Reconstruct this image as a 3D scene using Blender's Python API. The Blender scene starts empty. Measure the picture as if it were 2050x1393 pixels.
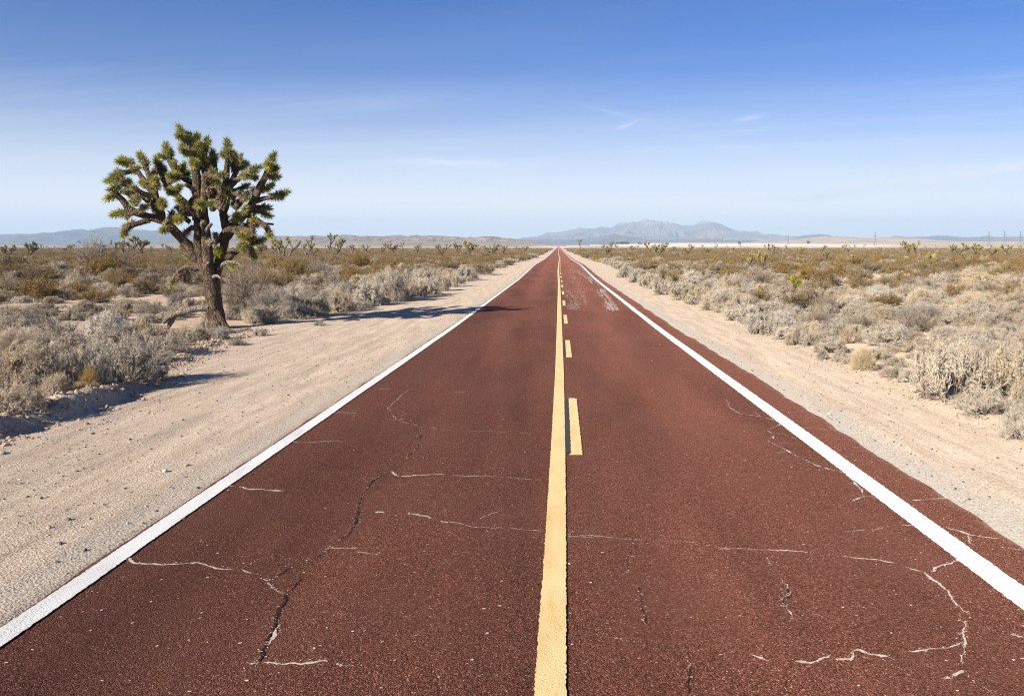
import bpy, math, random
import numpy as np
from mathutils import Vector, Matrix

# ------------------------------------------------------------------ basics
random.seed(7)
RNG = np.random.default_rng(11)
SC = bpy.context.scene
COL = SC.collection
F = 1600.0            # focal length in photo pixels (28 mm lens)
VX, VY = 1118.0, 487.0  # where the road direction / eye level meet in the photo
CAMZ = 2.4


def sstep(a, b, x):
    t = np.clip((np.asarray(x, float) - a) / (b - a), 0, 1)
    return t * t * (3 - 2 * t)


def hash2(ix, iy, seed):
    n = (ix.astype(np.int64) * 374761393 + iy.astype(np.int64) * 668265263 + seed * 974711) & 0x7fffffff
    n = ((n ^ (n >> 13)) * 1274126177) & 0x7fffffff
    n = n ^ (n >> 16)
    return (n & 0xffff) / 65535.0


def vnoise(x, y, seed=0):
    x = np.asarray(x, float); y = np.asarray(y, float)
    ix = np.floor(x); iy = np.floor(y)
    fx = x - ix; fy = y - iy
    fx = fx * fx * (3 - 2 * fx); fy = fy * fy * (3 - 2 * fy)
    a = hash2(ix, iy, seed); b = hash2(ix + 1, iy, seed)
    c = hash2(ix, iy + 1, seed); d = hash2(ix + 1, iy + 1, seed)
    return (a + (b - a) * fx) * (1 - fy) + (c + (d - c) * fx) * fy - 0.5


def fbm(x, y, seed=0, octv=4, gain=0.5):
    s = 0; a = 1.0
    for o in range(octv):
        s = s + a * vnoise(x * 2 ** o + 17.3 * o, y * 2 ** o - 9.1 * o, seed + o)
        a *= gain
    return s


# how far the road has fallen below the place of the camera, by distance
_PD = np.array([-60, 0, 10.9, 26.5, 37, 70, 95, 107, 117, 134, 161, 199, 248, 300, 352, 489, 758, 1300, 2165, 5000, 9000, 14000, 22000.])
_PZ = np.array([-.8, 0, .15, .38, .48, .77, .78, .75, .77, .93, 1.23, 1.61, 1.86, 2.07, 2.46, 2.92, 3.8, 5.4, 7.6, 13, 18, 23, 30.])


def prof(y):
    y = np.asarray(y, float)
    s = 0
    for k in np.linspace(-1, 1, 9):
        s = s + np.interp(y * (1 + .07 * k) + .8 * k, _PD, _PZ)
    return s / 9


def edge_left(y):     # where the desert begins left of the road
    return np.interp(y, [0, 9, 13, 17, 22, 27, 33, 45, 70, 120, 300, 1000, 20000], [-7.5, -7.5, -7.4, -8.3, -9.4, -9.6, -8.6, -7.6, -7.4, -7.2, -7, -7, -7])


def edge_right(y):
    return np.interp(y, [0, 10, 20, 40, 80, 300, 20000], [6.1, 6.0, 6.2, 6.7, 7.2, 7.2, 7.2])


def ground_h(x, y):
    x = np.asarray(x, float); y = np.asarray(y, float)
    z = -prof(y)
    el, er = edge_left(y), edge_right(y)
    off = np.maximum(sstep(0, 2.5, el - x), sstep(0, 2.5, x - er))
    z = z + off * (0.28 * fbm(x / 5.5, y / 5.5, 3, 3) + .10 * off * fbm(x / 1.3, y / 1.3, 9, 2))
    z = z + .6 * sstep(40, 300, np.abs(x)) * fbm(x / 60, y / 60, 21, 2)
    # low bank of graded dirt along the left edge near the camera
    d = x - el + .12 * fbm(y * .7, y * 0 + 2, 5, 2)
    bank = np.exp(-np.where(d > 0, (d / .16) ** 2, (d / .7) ** 2)) * (.3 * sstep(25, 20, y) + .7 * sstep(14.6, 12.6, y)) * (.24 + .26 * fbm(x * 2.4, y * 2.4, 31, 3))
    z = z + np.clip(bank, 0, 1)
    z = z + .06 * sstep(.1, -1.2, d) * sstep(30, 18, y)
    # shoulder unevenness, wheel ruts
    sh = sstep(3.6, 4.4, np.abs(x)) * (1 - off)
    z = z + sh * (.022 * fbm(x * 1.1, y * .5, 41, 3) + .012 * fbm(x * 5, y * 2.4, 47, 2))
    # mound round the foot of the big tree
    for tx, td in ((-5.05, .036), (-6.35, .030), (5.1, .012)):
        z = z - sh * td * np.exp(-((x - tx - .22 * fbm(y * .12, y * 0 + tx, 53, 2)) / .13) ** 2) * np.clip(.6 + 2 * fbm(y * .5, y * 0, 57, 2), 0, 1.3)
    fl = np.exp(-(((x + 12.4) / 3.4) ** 4 + ((y - 25.6) / 3.0) ** 4))
    z = z * (1 - fl) + (-prof(y) + .03 * fbm(x / .8, y / .8, 9, 2)) * fl
    # far plain tilting up on the right (dry lake, then brown bajada)
    a = x / np.maximum(y, 1)
    r = sstep(.02, .14, a) * sstep(2100, 4300, y)
    z = z + r * (13 + 7 * sstep(.3, .6, a)) * np.clip(y / 4200, 0, 2.2)
    # bed below the asphalt
    z = z - .06 * sstep(3.75, 3.5, x) * sstep(-3.66, -3.5, x) - .012 * sstep(4.0, 3.85, np.abs(x))
    return z


def unproj(px, py):
    """photo pixel -> point on the ground"""
    dy = (py - VY) / F
    lo, hi = 1.0, 20000.0
    for _ in range(60):
        m = .5 * (lo + hi)
        zz = CAMZ - dy * m
        if zz > -float(prof(m)):
            lo = m
        else:
            hi = m
    d = .5 * (lo + hi)
    return (px - VX) / F * d, d


def to_px(x, y, z):
    return VX + F * x / y, VY + F * (CAMZ - z) / y


# ------------------------------------------------------------------ meshes
def mesh_np(name, V, faces, mats, midx=None, smooth=False, attrs=None):
    """V (n,3); faces: list of int arrays (m,k) or a list of tuples"""
    me = bpy.data.meshes.new(name)
    V = np.asarray(V, np.float32)
    arrs = [np.asarray(f, np.int32) for f in faces if len(f)]
    loops = np.concatenate([a.ravel() for a in arrs])
    tot = np.concatenate([np.full(len(a), a.shape[1], np.int32) for a in arrs])
    start = np.concatenate([[0], np.cumsum(tot)[:-1]]).astype(np.int32)
    me.vertices.add(len(V)); me.vertices.foreach_set('co', V.ravel())
    me.loops.add(len(loops)); me.loops.foreach_set('vertex_index', loops)
    me.polygons.add(len(tot)); me.polygons.foreach_set('loop_start', start)
    try:
        me.polygons.foreach_set('loop_total', tot)
    except Exception:
        pass
    for m in mats:
        me.materials.append(m)
    if midx is not None:
        mi = np.concatenate([np.full(len(a), i, np.int32) for a, i in zip(arrs, [k for k, f in zip(midx, faces) if len(f)])])
        me.polygons.foreach_set('material_index', mi)
    me.polygons.foreach_set('use_smooth', np.full(len(tot), bool(smooth)))
    me.update(calc_edges=True)
    me.validate()
    if attrs:
        for k, v in attrs.items():
            a = me.attributes.new(k, 'FLOAT', 'POINT')
            a.data.foreach_set('value', np.asarray(v, np.float32))
    return me


def link(name, data, parent=None, loc=(0, 0, 0), rz=0.0, scale=None):
    o = bpy.data.objects.new(name, data)
    COL.objects.link(o)
    o.location = loc
    o.rotation_euler = (0, 0, rz)
    if scale is not None:
        o.scale = scale
    if parent is not None:
        o.parent = parent
    return o


def tag(o, label=None, cat=None, group=None, kind=None):
    if label: o['label'] = label
    if cat: o['category'] = cat
    if group: o['group'] = group
    if kind: o['kind'] = kind
    return o


class MB:
    """collects vertices and faces of one mesh"""
    def __init__(s):
        s.V = []; s.n = 0; s.f = {}

    def add(s, V, faces, mi=0):
        V = np.asarray(V, float).reshape(-1, 3)
        for f in faces:
            f = np.asarray(f, int)
            if len(f):
                s.f.setdefault((mi, f.shape[1]), []).append(f + s.n)
        s.V.append(V); s.n += len(V)

    def box(s, c, size, mi=0, rz=0):
        x, y, z = np.array(size) / 2
        P = np.array([[-x, -y, -z], [x, -y, -z], [x, y, -z], [-x, y, -z], [-x, -y, z], [x, -y, z], [x, y, z], [-x, y, z]])
        if rz:
            cs, sn = math.cos(rz), math.sin(rz)
            P = P @ np.array([[cs, sn, 0], [-sn, cs, 0], [0, 0, 1]])
        s.add(P + np.array(c), [[(0, 3, 2, 1), (4, 5, 6, 7), (0, 1, 5, 4), (1, 2, 6, 5), (2, 3, 7, 6), (3, 0, 4, 7)]], mi)

    def bar(s, a, b, w, mi=0):
        segs(s, np.array([a], float), np.array([b], float), np.array([w]), np.array([w]), mi, 4)

    def mesh(s, name, mats, smooth=False, attrs=None):
        keys = sorted(s.f)
        return mesh_np(name, np.concatenate(s.V), [np.concatenate(s.f[k]) for k in keys], mats, [k[0] for k in keys], smooth, attrs)


def norm(v):
    return v / np.maximum(np.linalg.norm(v, axis=-1, keepdims=True), 1e-9)


def perp(d):
    r = np.where(np.abs(d[:, 2:3]) < .9, np.array([[0, 0, 1.]]), np.array([[1., 0, 0]]))
    u = norm(np.cross(d, r)); v = np.cross(d, u)
    return u, v


def segs(mb, A, B, r0, r1, mi=0, k=3):
    """many tapered prisms from A to B"""
    n = len(A)
    if n == 0: return
    u, v = perp(norm(B - A))
    ang = np.arange(k) * 2 * math.pi / k
    ring = u[:, None, :] * np.cos(ang)[None, :, None] + v[:, None, :] * np.sin(ang)[None, :, None]
    P = np.concatenate([A[:, None] + ring * r0[:, None, None], B[:, None] + ring * r1[:, None, None]], 1).reshape(-1, 3)
    base = (np.arange(n) * 2 * k)[:, None]
    q = []
    for i in range(k):
        j = (i + 1) % k
        q.append(base + np.array([[i, j, k + j, k + i]]))
    mb.add(P, [np.concatenate(q)], mi)


def blades(mb, base, d, length, width, mi=0, fold=.35):
    """folded tapering leaf blades: base points, directions"""
    n = len(base)
    u, v = perp(d)
    th = RNG.uniform(0, 2 * math.pi, n)[:, None]
    s = u * np.cos(th) + v * np.sin(th); w = np.cross(d, s)
    L = length[:, None]; W = width[:, None]
    mid = base + d * L * .35
    P = np.stack([base - s * W * .35, mid - s * W * .5, base + d * L, mid + s * W * .5, base + s * W * .35, mid + w * W * fold], 1).reshape(-1, 3)
    b = (np.arange(n) * 6)[:, None]
    mb.add(P, [np.concatenate([b + [f] for f in ((0, 5, 1), (4, 3, 5), (0, 4, 5), (1, 5, 2), (5, 3, 2))])], mi)


def chips(mb, c, size, mi=0, up=0.0):
    """little irregular four-cornered leaves"""
    n = len(c)
    d = RNG.normal(size=(n, 3)); d[:, 2] += up
    d = norm(d); u, v = perp(d)
    th = RNG.uniform(0, 6.28, n)[:, None]
    a = u * np.cos(th) + v * np.sin(th); b_ = np.cross(d, a)
    S = size[:, None]
    asp = RNG.uniform(.35, .8, n)[:, None]
    P = np.stack([c - a * S, c - b_ * S * asp, c + a * S, c + b_ * S * asp], 1).reshape(-1, 3)
    b = (np.arange(n) * 4)[:, None]
    mb.add(P, [b + [[0, 1, 2, 3]]], mi)


def catmull(P, step):
    P = np.asarray(P, float)
    if len(P) < 3:
        n = max(2, int(np.linalg.norm(P[-1] - P[0]) / step) + 1)
        t = np.linspace(0, 1, n)[:, None]
        return P[0] * (1 - t) + P[-1] * t
    Q = np.vstack([2 * P[0] - P[1], P, 2 * P[-1] - P[-2]])
    out = []
    for i in range(1, len(Q) - 2):
        n = max(2, int(np.linalg.norm(Q[i + 1] - Q[i]) / step) + 1)
        t = np.linspace(0, 1, n, endpoint=False)[:, None]
        p0, p1, p2, p3 = Q[i - 1], Q[i], Q[i + 1], Q[i + 2]
        out.append(.5 * (2 * p1 + (p2 - p0) * t + (2 * p0 - 5 * p1 + 4 * p2 - p3) * t ** 2 + (3 * p1 - p0 - 3 * p2 + p3) * t ** 3))
    out.append(P[-1:])
    return np.concatenate(out)


def tube(mb, P, r0, r1, k=9, rough=.1, mi=0, step=.12, seed=0, flare=0):
    C = catmull(P, step)
    n = len(C)
    s = np.concatenate([[0], np.cumsum(np.linalg.norm(np.diff(C, axis=0), axis=1))])
    t = s / s[-1]
    R = r0 + (r1 - r0) * t + flare * np.exp(-t * 9)
    T = norm(np.gradient(C, axis=0))
    u = perp(T[:1])[0][0]
    rings = []
    ang = np.arange(k) * 2 * math.pi / k
    for i in range(n):
        u = u - T[i] * np.dot(u, T[i]); u = u / np.linalg.norm(u)
        v = np.cross(T[i], u)
        rr = R[i] * (1 + rough * 2 * fbm(np.cos(ang) * 2 + seed * 7.1, np.sin(ang) * 2 + s[i] * 2.2, seed, 3) + rough * vnoise(ang * 3, ang * 0 + s[i] * 9, seed + 3))
        rings.append(C[i] + rr[:, None] * (np.cos(ang)[:, None] * u + np.sin(ang)[:, None] * v))
    V = np.concatenate(rings + [C[-1:] + T[-1] * R[-1] * .6])
    i = np.arange(n - 1)[:, None] * k
    q = []
    for a in range(k):
        b = (a + 1) % k
        q.append(i + np.array([[a, b, k + b, k + a]]))
    cap = [((n - 1) * k + a, (n - 1) * k + (a + 1) % k, n * k) for a in range(k)]
    mb.add(V, [np.concatenate(q), np.array(cap)], mi)
    return C


# ------------------------------------------------------------------ materials
def new_mat(name, rough=.9, spec=.1, drough=.35):
    m = bpy.data.materials.new(name)
    m.use_nodes = True
    nt = m.node_tree
    b = nt.nodes['Principled BSDF']
    b.inputs['Roughness'].default_value = rough
    b.inputs['Specular IOR Level'].default_value = spec
    if 'Diffuse Roughness' in b.inputs: b.inputs['Diffuse Roughness'].default_value = drough
    return m, nt, b


def nd(nt, t, **kw):
    n = nt.nodes.new(t)
    for k, v in kw.items():
        if k.startswith('i_'):
            n.inputs[k[2:].replace('_', ' ')].default_value = v
        else:
            setattr(n, k, v)
    return n


def noise(nt, co, scale, detail=4, rough=.55):
    n = nd(nt, 'ShaderNodeTexNoise')
    n.inputs['Scale'].default_value = scale; n.inputs['Detail'].default_value = detail; n.inputs['Roughness'].default_value = rough
    if co is not None: nt.links.new(co, n.inputs['Vector'])
    return n.outputs['Fac']


def voro(nt, co, scale, feature='F1', out='Distance'):
    n = nd(nt, 'ShaderNodeTexVoronoi')
    n.feature = feature
    n.inputs['Scale'].default_value = scale
    nt.links.new(co, n.inputs['Vector'])
    return n.outputs[out]


def ramp(nt, fac, stops, interp='LINEAR'):
    n = nd(nt, 'ShaderNodeValToRGB')
    cr = n.color_ramp; cr.interpolation = interp
    while len(cr.elements) < len(stops): cr.elements.new(.5)
    for e, (p, c) in zip(cr.elements, stops):
        e.position = p
        e.color = (*c, 1) if not np.isscalar(c) else (c, c, c, 1)
    nt.links.new(fac, n.inputs[0])
    return n.outputs[0]


def mix(nt, fac, a, b, mode='MIX'):
    n = nd(nt, 'ShaderNodeMix', data_type='RGBA', blend_type=mode)
    for sock, v in ((n.inputs[0], fac), (n.inputs[6], a), (n.inputs[7], b)):
        if hasattr(v, 'node'): nt.links.new(v, sock)
        elif isinstance(v, (int, float)): sock.default_value = v
        else: sock.default_value = (*v, 1)
    return n.outputs[2]


def math_(nt, op, a, b=None, c=None, clamp=False):
    n = nd(nt, 'ShaderNodeMath', operation=op, use_clamp=clamp)
    for i, v in enumerate((a, b, c)):
        if v is None: continue
        if hasattr(v, 'node'): nt.links.new(v, n.inputs[i])
        else: n.inputs[i].default_value = v
    return n.outputs[0]


def bump(nt, bsdf, h, strength, dist):
    n = nd(nt, 'ShaderNodeBump')
    n.inputs['Strength'].default_value = strength; n.inputs['Distance'].default_value = dist
    nt.links.new(h, n.inputs['Height'])
    nt.links.new(n.outputs[0], bsdf.inputs['Normal'])


def pos(nt):
    return nd(nt, 'ShaderNodeNewGeometry').outputs['Position']


def scaled(nt, co, s):
    n = nd(nt, 'ShaderNodeVectorMath', operation='MULTIPLY')
    nt.links.new(co, n.inputs[0]); n.inputs[1].default_value = s
    return n.outputs[0]


def attr(nt, name):
    return nd(nt, 'ShaderNodeAttribute', attribute_name=name).outputs['Fac']


def objrand(nt):
    return nd(nt, 'ShaderNodeObjectInfo').outputs['Random']
# ------------------------------------------------------------------ setting: materials
def mat_ground():
    m, nt, b = new_mat('desert_soil', .95, .05, .5)
    p = pos(nt)
    big = noise(nt, p, .35, 4)
    med = noise(nt, p, 2.3, 5, .6)
    streak = noise(nt, scaled(nt, p, (3.2, .28, 1)), 1.6, 4, .6)
    sand = mix(nt, ramp(nt, med, [(.3, 0.), (.7, 1.)]), (.425, .338, .255), (.49, .395, .303))
    sand = mix(nt, ramp(nt, streak, [(.42, 0.), (.62, 1.)]), sand, (.375, .292, .22))
    soil = mix(nt, ramp(nt, big, [(.35, 0.), (.65, 1.)]), (.43, .315, .22), (.48, .38, .285))
    soil = mix(nt, ramp(nt, med, [(.5, 0.), (.72, 1.)]), soil, (.37, .262, .178))
    c = mix(nt, attr(nt, 'cover'), sand, soil)
    # grey gravel fringe next to the asphalt
    c = mix(nt, math_(nt, 'MULTIPLY', attr(nt, 'fringe'), ramp(nt, med, [(.3, .4), (.6, 1.)])), c, (.36, .325, .28))
    # loose grains
    g1 = voro(nt, p, 55, out='Color')
    grain = nd(nt, 'ShaderNodeSeparateColor'); nt.links.new(g1, grain.inputs[0])
    gd = ramp(nt, grain.outputs[0], [(0, .62), (.12, .85), (.5, 1.), (.85, 1.08), (1, 1.25)])
    g2 = noise(nt, p, 160, 2)
    gd2 = ramp(nt, g2, [(.3, .8), (.5, 1.), (.7, 1.12)])
    c = mix(nt, 1., c, gd, 'MULTIPLY')
    c = mix(nt, 1., c, gd2, 'MULTIPLY')
    # far plain: cover of brush seen edge on, and the pale dry lake
    far = noise(nt, scaled(nt, p, (1, .4, 1)), .02, 6, .65)
    brush = ramp(nt, far, [(.35, (.24, .18, .10)), (.5, (.31, .24, .155)), (.62, (.40, .33, .25))])
    c = mix(nt, attr(nt, 'brush'), c, brush)
    lake = mix(nt, ramp(nt, noise(nt, scaled(nt, p, (1, .3, 1)), .008, 5, .6), [(.40, 0.), (.55, 1.)]), (.62, .55, .46), (.44, .36, .275))
    c = mix(nt, attr(nt, 'pale'), c, lake)
    nt.links.new(c, b.inputs['Base Color'])
    h = math_(nt, 'ADD', noise(nt, p, 26, 5, .65), math_(nt, 'MULTIPLY', voro(nt, p, 48), .7))
    h = math_(nt, 'ADD', h, math_(nt, 'MULTIPLY', noise(nt, p, 110, 2), .35))
    bump(nt, b, h, .5, .024)
    return m


def mat_asphalt():
    m, nt, b = new_mat('red_asphalt', .93, .10, 1.0)
    p = pos(nt)
    vc = nd(nt, 'ShaderNodeSeparateColor'); nt.links.new(voro(nt, p, 120, out='Color'), vc.inputs[0])
    vd = voro(nt, p, 120)
    base = ramp(nt, vc.outputs[0], [(0, (.044, .0155, .0095)), (.35, (.120, .0435, .0265)), (.75, (.186, .071, .0445)), (.93, (.24, .099, .068)), (.985, (.34, .155, .115)), (1, (.48, .34, .27))])
    clump = noise(nt, p, 60, 4, .75)
    base = mix(nt, 1., base, ramp(nt, clump, [(.32, .55), (.5, 1.), (.7, 1.38)]), 'MULTIPLY')
    # worn wheel tracks along the lanes, big soft blotches
    wob = noise(nt, scaled(nt, p, (.8, .10, 1)), 1.2, 4, .55)
    base = mix(nt, 1., base, ramp(nt, wob, [(.3, .74), (.5, 1.), (.7, 1.22)]), 'MULTIPLY')
    blot = noise(nt, p, .5, 3)
    base = mix(nt, math_(nt, 'MULTIPLY', ramp(nt, blot, [(.45, 0.), (.7, 1.)]), .35), base, (.165, .073, .052))
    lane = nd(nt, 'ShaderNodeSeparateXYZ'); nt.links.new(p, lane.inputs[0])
    wear_tone = ramp(nt, math_(nt, 'MULTIPLY_ADD', lane.outputs[0], .125, .5), [(.05, .80), (.16, .76), (.29, .92), (.42, .84), (.5, .92), (.58, 1.0), (.70, 1.16), (.82, 1.04), (.93, 1.14)])  # wheel tracks, plus a tone rising from the left lane to the right
    base = mix(nt, 1., base, wear_tone, 'MULTIPLY')
    pit = voro(nt, p, 70)
    base = mix(nt, 1., base, ramp(nt, pit, [(.08, .35), (.22, 1.)]), 'MULTIPLY')
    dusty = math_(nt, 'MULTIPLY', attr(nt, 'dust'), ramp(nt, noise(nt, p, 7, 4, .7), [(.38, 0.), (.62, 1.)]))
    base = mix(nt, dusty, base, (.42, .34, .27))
    nt.links.new(base, b.inputs['Base Color'])
    h = math_(nt, 'SUBTRACT', math_(nt, 'MULTIPLY', noise(nt, p, 75, 3, .65), .9), vd)
    bump(nt, b, h, 1., .014)
    return m


def mat_paint(name, col, worn, wear_tone):
    m, nt, b = new_mat(name, .75, .2)
    p = pos(nt)
    n1 = noise(nt, p, 60, 3, .7); n2 = noise(nt, scaled(nt, p, (2.0, .5, 1)), 3.2, 4, .6)
    f = math_(nt, 'ADD', math_(nt, 'MULTIPLY', n1, .6), math_(nt, 'MULTIPLY', n2, .4))
    c = mix(nt, ramp(nt, f, [(wear_tone, 1.), (wear_tone + .09, 0.)]), col, worn)
    c = mix(nt, 1., c, ramp(nt, n2, [(.35, .9), (.65, 1.05)]), 'MULTIPLY')
    nt.links.new(c, b.inputs['Base Color'])
    h = math_(nt, 'ADD', noise(nt, p, 45, 3, .65), math_(nt, 'MULTIPLY', voro(nt, p, 95), -.5))
    bump(nt, b, h, .5, .010)
    return m


def mat_plain(name, cols, scale=30, rough=.95, bs=.4, bd=.01, detail=4, rnd=0.0):
    m, nt, b = new_mat(name, rough, .08)
    p = pos(nt)
    k = len(cols)
    c = ramp(nt, noise(nt, p, scale, detail, .6), [(.3 + .4 * i / max(1, k - 1), c) for i, c in enumerate(cols)])
    if rnd:
        c = mix(nt, 1., c, ramp(nt, objrand(nt), [(0, 1 - rnd), (1, 1 + rnd)]), 'MULTIPLY')
    nt.links.new(c, b.inputs['Base Color'])
    if bs: bump(nt, b, noise(nt, p, scale * 1.7, 4, .6), bs, bd)
    return m


M_GROUND = mat_ground()
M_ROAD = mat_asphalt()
M_WHITE = mat_paint('white_road_paint', (.58, .57, .545), (.34, .33, .28), .335)
M_YELLOW = mat_paint('yellow_road_paint', (.60, .42, .205), (.55, .33, .10), .36)
M_BLACKP = mat_paint('black_road_paint', (.035, .036, .04), (.10, .06, .05), .36)
M_FILL = mat_plain('crack_filler_sand', [(.30, .235, .185), (.50, .43, .36)], 40)
M_DARKCR = mat_plain('open_crack', [(.012, .008, .007), (.05, .025, .02)], 60)
M_FLECK = mat_plain('light_stone_flecks', [(.45, .33, .27), (.68, .60, .52)], 25)

# ------------------------------------------------------------------ setting: ground and road
ys = [-14.0]
while ys[-1] < 16200:
    y = ys[-1]
    ys.append(y + (.16 if y < 26 else max(.16, (y - 26) * .028 + .16)))
YS = np.array(ys)
xs = [0.0]
while xs[-1] < 19000:
    x = xs[-1]
    xs.append(x + (.11 if x < 9.5 else .17 if x < 15 else .17 + (x - 15) * .06))
XS = np.array(sorted(set([-v for v in xs] + xs)))
GX, GY = np.meshgrid(XS, YS)
GZ = ground_h(GX, GY)


def grid_faces(ny, nx):
    i = np.arange(ny - 1)[:, None] * nx + np.arange(nx - 1)[None, :]
    i = i.ravel()
    return np.stack([i, i + 1, i + 1 + nx, i + nx], 1)


def build_ground():
    x, y = GX.ravel(), GY.ravel()
    el, er = edge_left(y), edge_right(y)
    j = .9 * fbm(x / 1.6, y / 2.4, 71, 3)
    cover = np.maximum(sstep(-.4, 1.4, el - x + j), sstep(-.4, 1.4, x - er + j))
    fringe = sstep(.55, .1, np.abs(x - 4.0 - .25 * fbm(y * .6, y * 0, 77, 2))) * (x > 0) + .5 * sstep(.3, .05, np.abs(x + 3.85))
    brush = sstep(260, 900, y) * sstep(7, 14, np.abs(x))
    a = x / np.maximum(y, 1)
    w = .03 * fbm(y / 500, x / 900, 81, 3)
    pale = sstep(.05, .11, a + w * .4) * sstep(1950, 2500, y + 5000 * w) * sstep(5200, 4200, y + 9000 * w + 6000 * np.clip(a - .16, 0, 1)) * sstep(.46, .36, a + w)
    pale = np.maximum(pale, .6 * sstep(.03, .0, np.abs(a) - .02) * sstep(1100, 2000, y))
    me = mesh_np('ground', np.stack([x, y, GZ.ravel()], 1), [grid_faces(len(YS), len(XS))], [M_GROUND], smooth=True,
                 attrs={'cover': cover, 'fringe': fringe, 'brush': brush, 'pale': pale})
    tag(link('ground', me), 'sandy desert plain with bare tan shoulders beside the red road', 'ground', kind='structure')


build_ground()


def road_z(y):
    return -np.interp(y, YS, prof(YS))


def right_edge(y):
    return 3.84 + .07 * fbm(y * .45, y * 0, 61, 2) + .05 * fbm(y * 2.3, y * 0, 62, 3)


def left_edge(y):
    return -3.62 + .04 * fbm(y * .8, y * 0, 63, 2) + .03 * fbm(y * 3.3, y * 0, 64, 2)


def ragged(pts, w, seed, j=.35):
    """crack ribbon: polyline on the road (x, y, width factor) -> left and right lines"""
    P = catmull(np.c_[pts, np.zeros(len(pts))], .012)[:, :2]
    r = np.random.default_rng(seed)
    n = len(P)
    t = np.linspace(0, 1, n)
    T = norm(np.gradient(P, axis=0)); N = np.c_[-T[:, 1], T[:, 0]]
    s = np.concatenate([[0], np.cumsum(np.linalg.norm(np.diff(P, axis=0), axis=1))])
    P = P + N * (.030 * fbm(s * 4.2, s * 0 + seed, seed, 6, .72))[:, None]
    env = np.clip(np.minimum(t, 1 - t) * 9, .05, 1)
    w1 = w * .88 * np.clip(.5 + 1.9 * fbm(s * 7, s * 0, seed + 3, 5, .8), .14, 1.5) * env
    w2 = w * .88 * np.clip(.5 + 1.9 * fbm(s * 7, s * 0 + 5, seed + 8, 5, .8), .14, 1.5) * env
    return P + N * w1[:, None], P - N * w2[:, None]


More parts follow.
